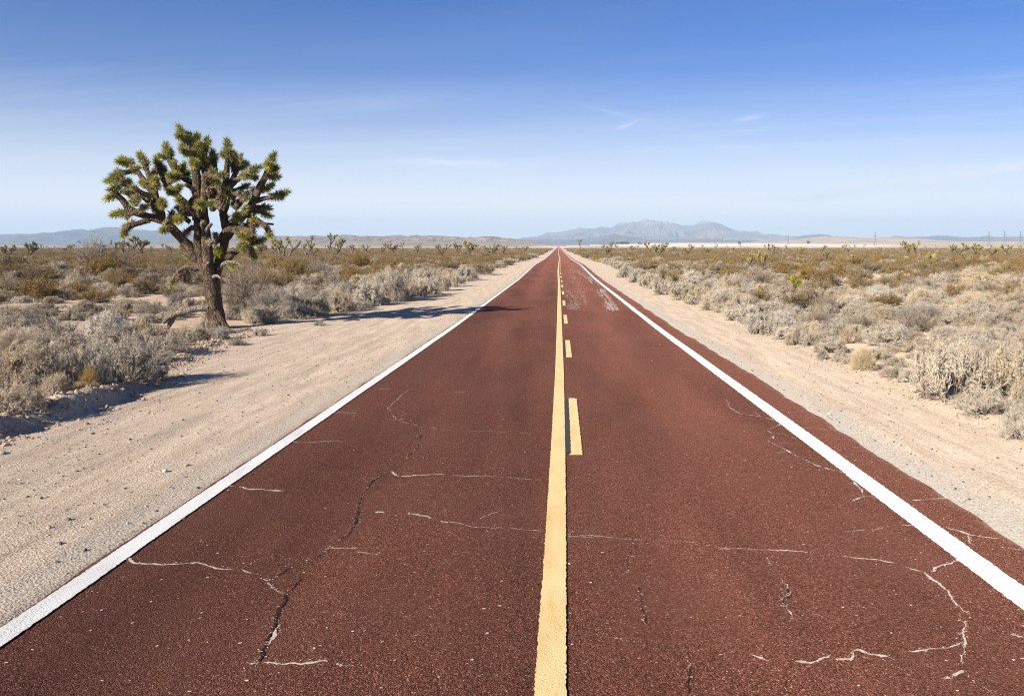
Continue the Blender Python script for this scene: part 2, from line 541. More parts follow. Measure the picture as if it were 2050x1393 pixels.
CRACKS = [  # photo pixel polylines; half width in cm; p pale filler, d dark open
    ([(225, 1112), (262, 1117), (285, 1127), (345, 1131), (395, 1128), (415, 1137), (482, 1140)], 1.5, 'p'),
    ([(440, 972), (478, 974), (498, 980), (550, 982), (570, 983)], 1.9, 'p'),
    ([(575, 884), (620, 886), (650, 884), (688, 884)], 1.2, 'p'), ([(650, 827), (690, 826), (716, 828)], 1.2, 'p'),
    ([(735, 778), (786, 779)], 1.2, 'p'), ([(895, 786), (935, 785)], 1., 'p'),
    ([(795, 954), (830, 952), (862, 950), (892, 951)], 1.5, 'p'), ([(781, 944), (795, 954)], 1.6, 'p'), ([(935, 952), (955, 954)], .9, 'p'),
    ([(805, 1024), (845, 1031), (880, 1043), (915, 1046), (950, 1055), (1000, 1058), (1050, 1061), (1090, 1064)], .9, 'p'),
    ([(750, 1026), (770, 1025)], 1.8, 'p'), ([(660, 1097), (690, 1098), (712, 1099)], 1.2, 'p'), ([(712, 1106), (758, 1112)], .8, 'p'), ([(530, 1116), (600, 1121)], .8, 'p'),
    ([(538, 1165), (548, 1180), (575, 1190)], .7, 'p'),
    ([(577, 1187), (570, 1202), (562, 1215), (553, 1235), (552, 1252), (545, 1272), (533, 1290), (520, 1310), (510, 1328)], 1.6, 'd'),
    ([(556, 1250), (550, 1275), (540, 1290)], 1.1, 'p'), ([(497, 1331), (513, 1329)], 1.2, 'p'),
    ([(538, 1327), (590, 1328), (640, 1323), (668, 1329), (680, 1335), (712, 1335)], 1.4, 'p'), ([(520, 1329), (560, 1328), (610, 1326), (650, 1324)], 1.2, 'p'),
    ([(846, 855), (838, 890), (820, 910), (810, 935)], .7, 'd'), ([(780, 945), (745, 965), (728, 985), (718, 1010), (716, 1040), (705, 1062), (680, 1080), (662, 1096)], .9, 'd'),
    ([(662, 1096), (640, 1110), (605, 1124), (560, 1148), (540, 1162)], .6, 'd'), ([(818, 780), (795, 800), (778, 820), (800, 842), (846, 856)], .7, 'p'),
    ([(1540, 884), (1570, 898), (1600, 915), (1640, 934), (1690, 946), (1705, 962), (1725, 980), (1732, 994)], 1.5, 'p'),
    ([(1732, 994), (1775, 997), (1790, 1000)], 1.2, 'p'), ([(1822, 1001), (1870, 999), (1905, 996)], 1.3, 'p'), ([(1732, 994), (1708, 1004)], .9, 'p'),
    ([(1700, 1064), (1760, 1058), (1800, 1052), (1850, 1053)], .9, 'p'), ([(1893, 1056), (1920, 1062), (1950, 1072), (2000, 1078)], 1.5, 'p'), ([(1946, 1072), (1946, 1090)], .8, 'p'), ([(2015, 1098), (2045, 1104)], 1., 'p'),
    ([(1925, 1116), (1905, 1128), (1880, 1135), (1866, 1146)], 1.4, 'p'),
    ([(1375, 1085), (1410, 1089), (1440, 1096), (1480, 1098), (1528, 1101)], .9, 'p'), ([(1560, 1100), (1605, 1104)], .7, 'p'),
    ([(1690, 1112), (1730, 1118), (1770, 1123), (1805, 1132), (1848, 1146)], 1., 'p'), ([(1848, 1146), (1880, 1170), (1905, 1195), (1925, 1218), (1945, 1230)], 1.2, 'p'), ([(1925, 1232), (1936, 1254)], .9, 'p'),
    ([(1533, 1120), (1550, 1142), (1576, 1172), (1580, 1190), (1566, 1200), (1575, 1225), (1588, 1243)], .75, 'p'), ([(1577, 1176), (1582, 1192), (1566, 1202), (1572, 1222)], .7, 'd'),
    ([(1590, 1322), (1620, 1326), (1640, 1318), (1660, 1310)], 1.4, 'p'), ([(1670, 1318), (1700, 1319), (1715, 1302), (1740, 1310), (1785, 1316)], 1.2, 'p'), ([(1502, 1312), (1540, 1324)], .8, 'p'),
    ([(1800, 1306), (1850, 1303), (1900, 1296), (1928, 1288)], .7, 'p'), ([(1880, 1358), (1930, 1342)], 1., 'p'), ([(1940, 1356), (1965, 1372), (1990, 1388)], 1.1, 'p'), ([(2022, 1272), (2050, 1278)], .9, 'p'),
    ([(1275, 1170), (1280, 1200), (1290, 1225), (1294, 1250)], .55, 'd'), ([(1362, 1285), (1374, 1310), (1376, 1345), (1374, 1393)], .55, 'd'), ([(1267, 1085), (1258, 1120), (1262, 1150)], .4, 'd'),
    ([(1192, 1267), (1240, 1279), (1290, 1287)], .6, 'p'), ([(1452, 796), (1472, 824), (1510, 832), (1545, 840), (1560, 850), (1535, 862)], 1.1, 'p'), ([(1560, 852), (1600, 856), (1680, 862)], .7, 'p'), ([(1300, 617), (1330, 632), (1345, 640)], 1.4, 'p'), ([(1375, 919), (1420, 917)], .6, 'p'),
    ([(1170, 633), (1198, 637)], 1.0, 'p'), ([(1535, 862), (1547, 874), (1540, 884)], .9, 'p'), ([(1945, 1230), (1930, 1260), (1928, 1288), (1922, 1330)], .6, 'p'), ([(1090, 1064), (1180, 1072), (1290, 1082), (1375, 1085)], .5, 'p'), ([(1528, 1101), (1600, 1105), (1690, 1112)], .6, 'p'), ([(482, 1140), (515, 1152), (540, 1163)], .5, 'p'), ([(893, 951), (1000, 956), (1085, 962)], .45, 'p'), ([(1136, 1072), (1190, 1078)], .5, 'p'), ([(846, 856), (900, 862), (970, 864), (1060, 868)], .5, 'p'),
]


def build_road():
    mb = MB()
    yr = YS[(YS > -13.5) & (YS < 2600)]
    nx = 110
    L, R = left_edge(yr), right_edge(yr)
    t = np.linspace(0, 1, nx)
    X = L[:, None] + (R - L)[:, None] * t[None, :]
    Z = np.repeat(road_z(yr)[:, None], nx, 1) - .02 * sstep(3.3, 3.9, np.abs(X)) * 0
    V = np.stack([X, np.repeat(yr[:, None], nx, 1), Z], 2).reshape(-1, 3)
    nV = len(V)
    # thickness at both edges
    nb = len(yr)
    Vl = np.stack([L, yr, road_z(yr) - .09], 1); Vr = np.stack([R, yr, road_z(yr) - .09], 1)
    i = np.arange(nb - 1)
    sl = np.stack([i * nx, (i + 1) * nx, nV + i + 1, nV + i], 1)
    sr = np.stack([i * nx + nx - 1, nV + nb + i, nV + nb + i + 1, (i + 1) * nx + nx - 1], 1)
    mb.add(np.concatenate([V, Vl, Vr]), [np.concatenate([grid_faces(nb, nx), sl, sr])], 0)
    grit = []
    # cracks
    for k, (pts, w, kind) in enumerate(CRACKS):
        q = np.array([unproj(*p) for p in pts])
        a, b = ragged(q, w / 100 * (1.25 if kind == 'd' else 1), 200 + k)
        n = len(a)
        P = np.concatenate([a, b])
        P = np.c_[P, road_z(P[:, 1]) + (.004 if kind == 'p' else .005)]
        i = np.arange(n - 1)
        i = i[fbm(i * .055, i * 0. + k, 400 + k, 3, .7) > ((-.5 if w > 1.1 else -.3 if w > .65 else -.12) if kind == 'p' else -.6)]
        mb.add(P, [np.stack([i, i + n, i + n + 1, i + 1], 1)], 1 if kind == 'p' else 2)
        grit.append((a, b, w))
    # hairline side branches
    rb = np.random.default_rng(66)
    for k, (pts, w, kind) in enumerate(CRACKS):
        q = np.array([unproj(*p) for p in pts]); seg = np.linalg.norm(np.diff(q, axis=0), axis=1).sum()
        for m in range(int(min(2, .3 + seg / 1.1))):
            t = rb.random() * (len(q) - 1); a0 = q[int(t)] + (q[min(int(t) + 1, len(q) - 1)] - q[int(t)]) * (t % 1)
            ang = rb.uniform(0, 6.28); L_ = rb.uniform(.08, .35) * (1 + .04 * a0[1])
            p1 = a0 + L_ * np.array([math.cos(ang), math.sin(ang) * 1.6])
            a, b = ragged(np.array([a0, (a0 + p1) / 2 + rb.normal(0, .02, 2), p1]), w / 100 * .45, 900 + 7 * k + m)
            n = len(a); P = np.concatenate([a, b]); P = np.c_[P, road_z(P[:, 1]) + .0045]
            i = np.arange(n - 1); i = i[fbm(i * .08, i * 0. + m, 700 + k, 3, .7) > -.1]
            if len(i): mb.add(P, [np.stack([i, i + n, i + n + 1, i + 1], 1)], 1 if kind == 'p' or rb.random() < .4 else 2)
    # loose light flecks lying on the asphalt
    r = np.random.default_rng(5)

    def flecks(x, y, s, mi=3):
        n = len(x)
        ang = r.uniform(-.5, .5, n) + (r.random(n) < .25) * r.uniform(0, 3.1, n)
        asp = r.uniform(.25, .8, n)
        c, sn = np.cos(ang), np.sin(ang)
        pts = []
        for px_, py_ in ((-1, -.3), (-.2, -1), (1, -.2), (.5, .8), (-.6, .7)):
            jx = px_ * s * r.uniform(.6, 1.2, n); jy = py_ * s * asp * r.uniform(.6, 1.2, n)
            pts.append(np.stack([x + jx * c - jy * sn, y + jx * sn + jy * c, road_z(y) + .006 + 0 * x], 1))
        P = np.stack(pts, 1).reshape(-1, 3)
        mb.add(P, [(np.arange(n) * 5)[:, None] + [[0, 1, 2, 3, 4]]], mi)
    for a, b, w in grit:      # crumbs lying along the cracks
        L_ = np.linalg.norm(np.diff(a, axis=0), axis=1).sum(); m = int(min(160, 55 * L_ + 4))
        q = r.integers(0, len(a), m); t = r.uniform(-.9, 1.9, m)
        xy = a[q] + (b[q] - a[q]) * t[:, None] + r.normal(0, .010, (m, 2))
        flecks(xy[:, 0], xy[:, 1], .002 + .008 * r.random(m) ** 2.5)
    n = 4600
    x = r.uniform(-3.45, 3.7, n); y = 3.2 + 28 * r.random(n) ** 1.5
    keep = fbm(x * .9, y * .5, 91, 3) + r.uniform(-.3, .3, n) > -.12
    x, y = x[keep], y[keep]
    flecks(x, y, .003 + .013 * r.random(len(x)) ** 3)
    x = r.uniform(-3.4, 3.4, 500); y = r.uniform(18, 60, 500)
    flecks(x, y, .008 + .025 * r.random(500) ** 3)
    # sandy scuffs of a skidded tyre in the right lane
    for pts, n, sp in ([[(1152, 541), (1178, 556), (1200, 578), (1222, 610), (1228, 622)], 3800, .17], [[(1142, 545), (1150, 565), (1160, 590), (1168, 610)], 700, .22], [[(1132, 580), (1146, 600), (1150, 620)], 420, .2], [[(1160, 548), (1190, 580), (1212, 600)], 300, .5]):
        q = np.array([unproj(*p) for p in pts])
        n = n * 2; t = r.random(n); s = np.concatenate([[0], np.cumsum(np.hypot(*np.diff(q, axis=0).T))]); s = s / s[-1]
        x = np.interp(t, s, q[:, 0]) + r.normal(0, sp, n); y = np.interp(t, s, q[:, 1]) + r.normal(0, .6, n)
        kk = fbm((x - np.interp(y, q[::-1, 1], q[::-1, 0])) * 9, y * .22, 191, 3) > .02
        x, y = x[kk], y[kk]; n = len(x)
        flecks(x, y, r.uniform(.015, .06, n))
    V = np.concatenate(mb.V)
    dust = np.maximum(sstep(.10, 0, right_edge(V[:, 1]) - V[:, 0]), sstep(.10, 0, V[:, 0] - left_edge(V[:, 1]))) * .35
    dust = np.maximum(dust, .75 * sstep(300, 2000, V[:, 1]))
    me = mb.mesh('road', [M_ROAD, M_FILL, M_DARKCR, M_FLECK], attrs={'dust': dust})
    road = tag(link('road', me), 'straight two lane red asphalt road running to the horizon', 'road', kind='structure')

    def strip(x0f, x1f, y0, y1, name, mat, parent, dz, jag=.006, seed=1, sub=4):
        yy = YS[(YS > y0) & (YS < y1)]
        if y1 < 60:   # finer along the road for ragged edges
            yy = np.arange(y0, y1, .02)
        else:
            near = np.arange(max(y0, 1.5), 40, .025)
            yy = np.sort(np.concatenate([[y0], near, yy[(yy > 40)], yy[yy < 1.5]]))
        yy = np.unique(np.concatenate([[y0], yy, [y1]]))
        rr = np.random.default_rng(seed)
        n = len(yy)
        a = x0f(yy) + jag * rr.uniform(-1, 1, n) * np.minimum(1, 60 / np.maximum(yy, 1)); b = x1f(yy) + jag * rr.uniform(-1, 1, n)
        t = np.linspace(0, 1, sub)
        X = a[:, None] * (1 - t) + b[:, None] * t
        V = np.stack([X, np.repeat(yy[:, None], sub, 1), np.repeat((road_z(yy) + dz)[:, None], sub, 1)], 2).reshape(-1, 3)
        me = mesh_np(name, V, [grid_faces(n, sub)], [mat])
        return link(name, me, parent)

    zl = lambda y: .006 + .00015 * np.maximum(y, 0)
    wl = lambda y: .02 * fbm(y * .5, y * 0, 131, 2)
    strip(lambda y: -3.575 + wl(y) * .6, lambda y: -3.40 + wl(y) * .6, -13.4, 1100, 'edge_line', M_WHITE, road, .010, .005, 2, 5)['label'] = 'white edge line beside the wide sand shoulder'
    strip(lambda y: 3.13 + wl(y + 40) * .6, lambda y: 3.355 + wl(y + 40) * .6, -13.4, 1100, 'edge_line', M_WHITE, road, .010, .006, 3, 5)['label'] = 'broad white edge line with red asphalt beyond it'
    cen = lambda y: np.interp(y, [3, 4.5, 6, 8, 11, 16, 30, 60, 90, 130, 200, 300, 420, 700, 1200], [-.055, -.045, -.03, -.015, -.0, .02, .035, .05, -.02, .06, .25, .16, .05, .1, .1])
    strip(lambda y: cen(y) - .088, lambda y: cen(y) + .088, -13.4, 1000, 'centre_line', M_YELLOW, road, .010, .005, 4, 5)
    # broken yellow line beside it, each dash with the blacked out strip of an old marking
    y0 = unproj(1140, 912)[1]; y1 = unproj(1140, 798)[1]; per = unproj(1135, 716)[1] - y0
    ln = y1 - y0
    k = -1
    while True:
        a = y0 + per * k
        if a > 330: break
        off = lambda y: cen(y) + .165 + .0 * y
        d = strip(lambda y: off(y) - .005 - .02 * sstep(a + .12, a, y), lambda y: off(y) + .128 - .03 * sstep(a + ln - .1, a + ln, y), a, a + ln, 'lane_dash', M_YELLOW, road, .010, .007, 20 + k)
        if k < 12:
            strip(lambda y: cen(y) + .092, lambda y: off(y) - .008, a + .1, a + ln - .05, 'black_strip', M_BLACKP, d, .0075, .006, 60 + k)
        k += 1
    return road


ROAD = build_road()


# ------------------------------------------------------------------ mountains
def mat_rock(name, cols, scale, snow=None):
    m, nt, b = new_mat(name, .95, .03)
    p = pos(nt)
    n1 = noise(nt, p, scale, 8, .62)
    c = ramp(nt, n1, [(.32, cols[0]), (.5, cols[1]), (.66, cols[2])])
    if snow:
        z = nd(nt, 'ShaderNodeSeparateXYZ'); nt.links.new(p, z.inputs[0])
        f = math_(nt, 'MULTIPLY', ramp(nt, math_(nt, 'MULTIPLY', z.outputs[2], 1 / snow), [(.55, 0.), (.9, 1.)]), ramp(nt, noise(nt, p, scale * 2.2, 5, .7), [(.46, 0.), (.54, 1.)]))
        c = mix(nt, math_(nt, 'MULTIPLY', f, .7), c, (.7, .68, .66))
    nt.links.new(c, b.inputs['Base Color'])
    bump(nt, b, noise(nt, p, scale * 4, 6, .6), .8, 12)
    return m


def mountain(name, prof_px, dist, depth, rock, mat, label, seed, foot=489.5, nx=420, ny=70, sharp=1.3, rel=.5):
    """ridge whose skyline follows the photo's silhouette; rises over DEPTH metres before DIST and falls behind"""
    px = np.array([p[0] for p in prof_px], float); py = np.array([p[1] for p in prof_px], float)
    u = np.linspace(px[0], px[-1], nx)
    sk = np.interp(u, px, py)
    ppm = dist / F
    sk = sk + 2.3 * rock * fbm(u / 18, u * 0, seed, 6, .68)
    top = np.maximum(foot - sk, 0) * ppm
    base = CAMZ - (foot - VY) * ppm
    fade = sstep(0, .06, (u - px[0]) / (px[-1] - px[0])) * sstep(1, .94, (u - px[0]) / (px[-1] - px[0])) * .999 + .001
    v = np.linspace(-1, .7, ny)
    U, Vv = np.meshgrid(u, v)
    X = (U - VX) * ppm; Y = dist + Vv * depth
    lat = (U - VX) / F * Y * .3 + X * .7
    sh = np.clip(1 - np.abs(Vv) ** .9, 0, 1) ** sharp
    rid = 1 - 2.4 * np.abs(fbm(X / (depth * .11), Y / (depth * .26), seed + 9, 7, .58))
    sh = sh * (1 + rel * (rid - .85) * np.clip(np.abs(Vv) * 3.5, 0, 1))
    H = base - 12 + (top * fade)[None, :] * np.clip(sh, 0, 1.0) + 12 * sstep(0, .2, 1 - np.abs(Vv))
    me = mesh_np(name, np.stack([X, Y, H], 2).reshape(-1, 3), [grid_faces(ny, nx)], [mat], smooth=False)
    return tag(link(name, me), label, name, kind='structure')


R_BLUE = mat_rock('far_rock', [(.085, .068, .06), (.145, .118, .10), (.24, .20, .17)], .0016, snow=520)
R_MID = mat_rock('blue_rock', [(.05, .045, .045), (.085, .072, .066), (.14, .115, .10)], .003)
R_TAN = mat_rock('tan_rock', [(.16, .115, .08), (.22, .165, .118), (.29, .225, .165)], .006)
R_SAND = mat_rock('pale_hill', [(.26, .20, .145), (.32, .255, .19), (.37, .30, .23)], .006)

mountain('mountain', [(960, 489), (1010, 482), (1040, 478), (1075, 473), (1090, 468), (1105, 466), (1130, 463.5), (1150, 459), (1165, 457), (1180, 458), (1200, 456), (1225, 454), (1240, 447), (1250, 444.5), (1268, 443), (1280, 442.5), (1292, 438.5), (1300, 441), (1312, 442.5), (1330, 444), (1345, 443.5), (1352, 445.5), (1362, 449), (1375, 450), (1390, 450), (1400, 446.5), (1408, 443), (1418, 443), (1430, 444.5), (1442, 447), (1452, 453), (1465, 459), (1480, 463), (1492, 461), (1500, 463), (1517, 463.5), (1530, 469), (1548, 468), (1560, 472), (1600, 475), (1650, 480), (1720, 487)],
         13000, 3200, 1.0, R_BLUE, 'large pale blue jagged mountain with a twin summit beyond the road end', 301, ny=130, nx=600, rel=.62)
mountain('hill', [(1000, 487), (1040, 481), (1080, 479), (1130, 480), (1170, 478), (1195, 473), (1215, 471), (1225, 468), (1232, 466.5), (1245, 471), (1262, 474), (1290, 478), (1340, 480), (1400, 477), (1440, 479), (1500, 481), (1560, 486)],
         9500, 1500, .8, R_MID, 'small dark blue peak and low ridge at the foot of the large mountain', 311, rel=.5)
mountain('hill', [(-260, 470), (-100, 468), (0, 468.5), (60, 467), (110, 465.5), (130, 461.5), (150, 458.5), (165, 459), (182, 463.5), (195, 457), (212, 453), (225, 452.5), (245, 455), (262, 458.5), (295, 461), (330, 461), (380, 463.5), (420, 464), (470, 467.5), (540, 471), (600, 476), (660, 486)],
         9000, 1900, .7, R_MID, 'long dark blue mesa with two pale humps behind the big spiky tree', 321, rel=.45)
mountain('hill', [(300, 489), (420, 477), (520, 473), (560, 472), (600, 472.5), (660, 472), (680, 470.5), (695, 469), (712, 471), (760, 473.5), (800, 473), (830, 471.5), (870, 471.5), (905, 473), (925, 476), (945, 474.5), (965, 472.5), (985, 472), (1005, 475), (1030, 478), (1080, 483), (1130, 488)],
         4300, 900, .8, R_TAN, 'low brown tan hills along the horizon left of the road', 331, rel=.4)
mountain('hill', [(580, 488), (610, 474), (628, 471), (640, 473), (660, 474), (690, 470), (720, 473), (770, 474), (782, 470.5), (800, 469.5), (810, 472), (828, 473), (834, 469), (842, 471), (860, 474), (900, 488)],
         11500, 1500, 1., R_MID, 'tiny blue peaks peeping over the low brown hills', 341, rel=.4)
mountain('hill', [(1480, 487), (1540, 483), (1600, 478), (1640, 474), (1660, 472.5), (1690, 473), (1720, 475.5), (1780, 475), (1830, 477), (1880, 481), (1960, 487)],
         4800, 800, .4, R_SAND, 'low smooth tan hill beyond the pale dry lake', 351, rel=.15)
mountain('hill', [(1560, 487), (1590, 474), (1612, 470.5), (1625, 470), (1640, 468.5), (1655, 470.5), (1700, 478), (1740, 480), (1780, 475), (1792, 471.5), (1803, 472), (1815, 475), (1830, 474), (1850, 473), (1880, 472), (1895, 471.5), (1920, 474.5), (1950, 475), (1970, 473), (2000, 474), (2040, 473), (2090, 474), (2200, 472), (2400, 480)],
         9800, 1600, .7, R_MID, 'hazy blue grey hills behind the power pylons on the right', 361, rel=.45)
# ------------------------------------------------------------------ plants: materials
def mat_leaf(name, cols, rnd=.15, scale=9, trans=.0):
    m, nt, b = new_mat(name, .85, .08)
    p = pos(nt)
    c = ramp(nt, noise(nt, p, scale, 3, .7), [(.3, cols[0]), (.5, cols[1]), (.7, cols[2])])
    r = objrand(nt)
    c = mix(nt, 1., c, ramp(nt, r, [(0, 1 - rnd), (1, 1 + rnd)]), 'MULTIPLY')
    hs = nd(nt, 'ShaderNodeHueSaturation'); nt.links.new(c, hs.inputs['Color'])
    nt.links.new(math_(nt, 'MULTIPLY_ADD', math_(nt, 'FRACT', math_(nt, 'MULTIPLY', r, 7.31)), .5, .72), hs.inputs['Saturation'])
    nt.links.new(hs.outputs[0], b.inputs['Base Color'])
    if trans:
        t = nd(nt, 'ShaderNodeBsdfTranslucent'); nt.links.new(hs.outputs[0], t.inputs[0])
        ms = nd(nt, 'ShaderNodeMixShader'); ms.inputs[0].default_value = trans
        nt.links.new(b.outputs[0], ms.inputs[1]); nt.links.new(t.outputs[0], ms.inputs[2])
        nt.links.new(ms.outputs[0], nt.nodes['Material Output'].inputs[0])
    return m


M_PALE = mat_leaf('pale_dry_twigs', [(.33, .265, .19), (.475, .395, .29), (.58, .50, .385)], .16, trans=.2)
M_GREY = mat_leaf('silver_grey_twigs', [(.25, .205, .158), (.365, .31, .248), (.465, .41, .34)], .18, trans=.15)
M_CREAM = mat_leaf('cream_seed_fluff', [(.40, .33, .245), (.51, .435, .335), (.60, .53, .42)], .12, trans=.25)
M_OLIVE = mat_leaf('olive_creosote_leaves', [(.16, .108, .046), (.25, .172, .078), (.36, .26, .125)], .2, trans=.2)
M_STRAW = mat_leaf('straw_blades', [(.42, .28, .12), (.58, .42, .21), (.68, .53, .31)], .12, trans=.25)
M_STEM = mat_leaf('woody_stems', [(.10, .075, .055), (.17, .13, .10), (.25, .20, .16)], .12)
M_TWIGGREY = mat_leaf('bare_grey_twigs', [(.16, .13, .105), (.25, .205, .165), (.34, .29, .24)], .12)
M_SPEAR = mat_leaf('green_spear_leaves', [(.13, .145, .03), (.31, .31, .072), (.54, .49, .17)], .10, 3, trans=.25)
M_YSPEAR = mat_leaf('yellow_green_spear_leaves', [(.17, .19, .03), (.27, .28, .05), (.36, .35, .10)], .08, 3, trans=.15)
M_PSPEAR = mat_leaf('dusty_olive_spear_leaves', [(.21, .20, .075), (.34, .31, .13), (.47, .43, .22)], .12, 3, trans=.1)
M_DEADLEAF = mat_leaf('dead_tan_leaves', [(.20, .135, .075), (.33, .235, .14), (.45, .34, .22)], .12, 5, trans=.1)


def mat_bark(name, cols):
    m, nt, b = new_mat(name, .95, .05)
    p = pos(nt)
    sc = scaled(nt, p, (1, 1, .4))
    v = voro(nt, sc, 17, 'DISTANCE_TO_EDGE')
    n = noise(nt, sc, 9, 5, .65)
    c = ramp(nt, n, [(.3, cols[0]), (.5, cols[1]), (.68, cols[2])])
    c = mix(nt, ramp(nt, v, [(0., 1.), (.10, 0.)]), c, cols[0])
    nt.links.new(c, b.inputs['Base Color'])
    bump(nt, b, math_(nt, 'ADD', math_(nt, 'MULTIPLY', ramp(nt, v, [(0., 0.), (.16, 1.)]), .8), n), .9, .045)
    return m


M_BARK = mat_bark('joshua_bark', [(.05, .034, .024), (.12, .085, .058), (.21, .155, .11)])
M_BARKPALE = mat_bark('weathered_wood', [(.13, .105, .085), (.23, .195, .16), (.33, .285, .24)])


# ------------------------------------------------------------------ plants: shapes
def grow(r, P, D, L, nk, spread, up, lo=.55, hi=1.0, f0=.25):
    """children of segments P->P+D*L : starts, directions, parent length"""
    n = len(P)
    t = r.uniform(f0, 1, (n, nk))
    S = P[:, None] + D[:, None] * (L[:, None, None] * t[..., None])
    nd_ = D[:, None] + spread * r.normal(size=(n, nk, 3)); nd_[..., 2] += up
    return S.reshape(-1, 3), norm(nd_.reshape(-1, 3)), (L[:, None] * r.uniform(lo, hi, (n, nk))).ravel()


def shrub_meshes(kind, seed, big=0):
    """-> (twig mesh, stem mesh) of a shrub about 1.3 m wide, .75 m high"""
    r = np.random.default_rng(seed)
    st, tw = MB(), MB()
    if kind in ('pale', 'grey', 'cream'):
        n0 = 36 if big else 20
        az = r.uniform(0, 6.28, n0) + np.arange(n0) * 2.4
        tilt = np.radians(8 + 74 * r.random(n0) ** .8)
        D = np.stack([np.cos(az) * np.sin(tilt), np.sin(az) * np.sin(tilt), np.cos(tilt)], 1)
        L = (.75 if big else .40) * (1 + .28 * np.sin(tilt)) * r.uniform(.66, 1.12, n0)
        P = np.zeros((n0, 3)) + np.c_[.05 * np.cos(az), .05 * np.sin(az), np.full(n0, -.03)]
        segs(st, P, P + D * L[:, None], np.full(n0, .011), np.full(n0, .006), 0, 4)
        P1, D1, L1 = grow(r, P, D, L, 8 if big else 6, .42, .06, .45, .75, .3)
        segs(st, P1, P1 + D1 * L1[:, None], np.full(len(P1), .006), np.full(len(P1), .003))
        P2, D2, L2 = grow(r, P1, D1, L1, 8 if big else 6, .55, .10, .4, .65, .35)
        segs(tw, P2, P2 + D2 * L2[:, None], np.full(len(P2), .0032 if big else .0042), np.full(len(P2), .002))
        P3, D3, L3 = grow(r, P2, D2, L2, 6 if big else 5, .65, .12, .5, .8, .3)
        segs(tw, P3, P3 + D3 * L3[:, None], np.full(len(P3), .0024 if big else .0034), np.full(len(P3), .0013))
        tips = P3 + D3 * L3[:, None]
        k = {'pale': 2, 'grey': 2, 'cream': 3}[kind] + (3 if big else 0)
        C = np.repeat(tips, k, 0) - np.repeat(D3 * L3[:, None], k, 0) * r.uniform(0, .9, (len(tips) * k, 1)) + r.normal(0, .012, (len(tips) * k, 3))
        chips(tw, C, r.uniform(.006, .014, len(C)) * (1.15 if kind == 'cream' else 1) * (.66 if big else 1))
    elif kind == 'olive':
        n0 = 26
        az = r.uniform(0, 6.28, n0)
        tilt = np.radians(5 + 50 * r.random(n0))
        D = np.stack([np.cos(az) * np.sin(tilt), np.sin(az) * np.sin(tilt), np.cos(tilt)], 1)
        L = .62 * r.uniform(.6, 1.1, n0)
        P = np.c_[.08 * np.cos(az), .08 * np.sin(az), np.full(n0, -.03)]
        segs(st, P, P + D * L[:, None], np.full(n0, .011), np.full(n0, .006), 0, 4)
        P1, D1, L1 = grow(r, P, D, L, 6, .35, .25, .4, .75, .35)
        segs(st, P1, P1 + D1 * L1[:, None], np.full(len(P1), .006), np.full(len(P1), .003))
        P2, D2, L2 = grow(r, P1, D1, L1, 6, .45, .2, .35, .6, .3)
        segs(tw, P2, P2 + D2 * L2[:, None], np.full(len(P2), .004), np.full(len(P2), .002))
        k = 9
        C = np.repeat(P2, k, 0) + np.repeat(D2 * L2[:, None], k, 0) * r.uniform(.2, 1.15, (len(P2) * k, 1)) + r.normal(0, .022, (len(P2) * k, 3))
        chips(tw, C, r.uniform(.010, .021, len(C)))
    elif kind == 'twig':
        n0 = 24
        az = r.uniform(0, 6.28, n0)
        tilt = np.radians(10 + 62 * r.random(n0))
        D = np.stack([np.cos(az) * np.sin(tilt), np.sin(az) * np.sin(tilt), np.cos(tilt)], 1)
        L = .5 * r.uniform(.6, 1.1, n0)
        P = np.c_[.06 * np.cos(az), .06 * np.sin(az), np.full(n0, -.03)]
        segs(st, P, P + D * L[:, None], np.full(n0, .012), np.full(n0, .006), 0, 4)
        P1, D1, L1 = grow(r, P, D, L, 7, .4, .1, .5, .85, .3)
        segs(st, P1, P1 + D1 * L1[:, None], np.full(len(P1), .006), np.full(len(P1), .003))
        P2, D2, L2 = grow(r, P1, D1, L1, 6, .5, .1, .45, .8, .3)
        segs(tw, P2, P2 + D2 * L2[:, None], np.full(len(P2), .0038), np.full(len(P2), .002))
        P3, D3, L3 = grow(r, P2, D2, L2, 3, .6, .1, .45, .8, .3)
        segs(tw, P3, P3 + D3 * L3[:, None], np.full(len(P3), .003), np.full(len(P3), .0014))
    elif kind == 'straw':
        n = 1500
        az = r.uniform(0, 6.28, n); tilt = np.radians(3 + 78 * r.random(n) ** .8)
        D = np.stack([np.cos(az) * np.sin(tilt), np.sin(az) * np.sin(tilt), np.cos(tilt)], 1)
        L = .62 * r.uniform(.5, 1.05, n)
        P = np.c_[.09 * r.normal(size=n), .09 * r.normal(size=n), np.full(n, -.02)]
        M = P + D * (L * .55)[:, None]
        D2 = norm(D + .3 * r.normal(size=(n, 3)) - np.array([0, 0, .1]))
        w = np.full(n, .0035)
        segs(tw, P, M, w, w * .8)
        segs(tw, M, M + D2 * (L * .5)[:, None], w * .8, w * .3)
        P1, D1, L1 = grow(r, M, D2, L * .5, 2, .5, .05, .4, .8, .2)
        segs(tw, P1, P1 + D1 * L1[:, None], np.full(len(P1), .0028), np.full(len(P1), .001))
        q = np.arange(0, n, 40)
        segs(st, P[q], M[q], np.full(len(q), .006), np.full(len(q), .004))
    mats = {'pale': M_PALE, 'grey': M_GREY, 'cream': M_CREAM, 'olive': M_OLIVE, 'twig': M_TWIGGREY, 'straw': M_STRAW}
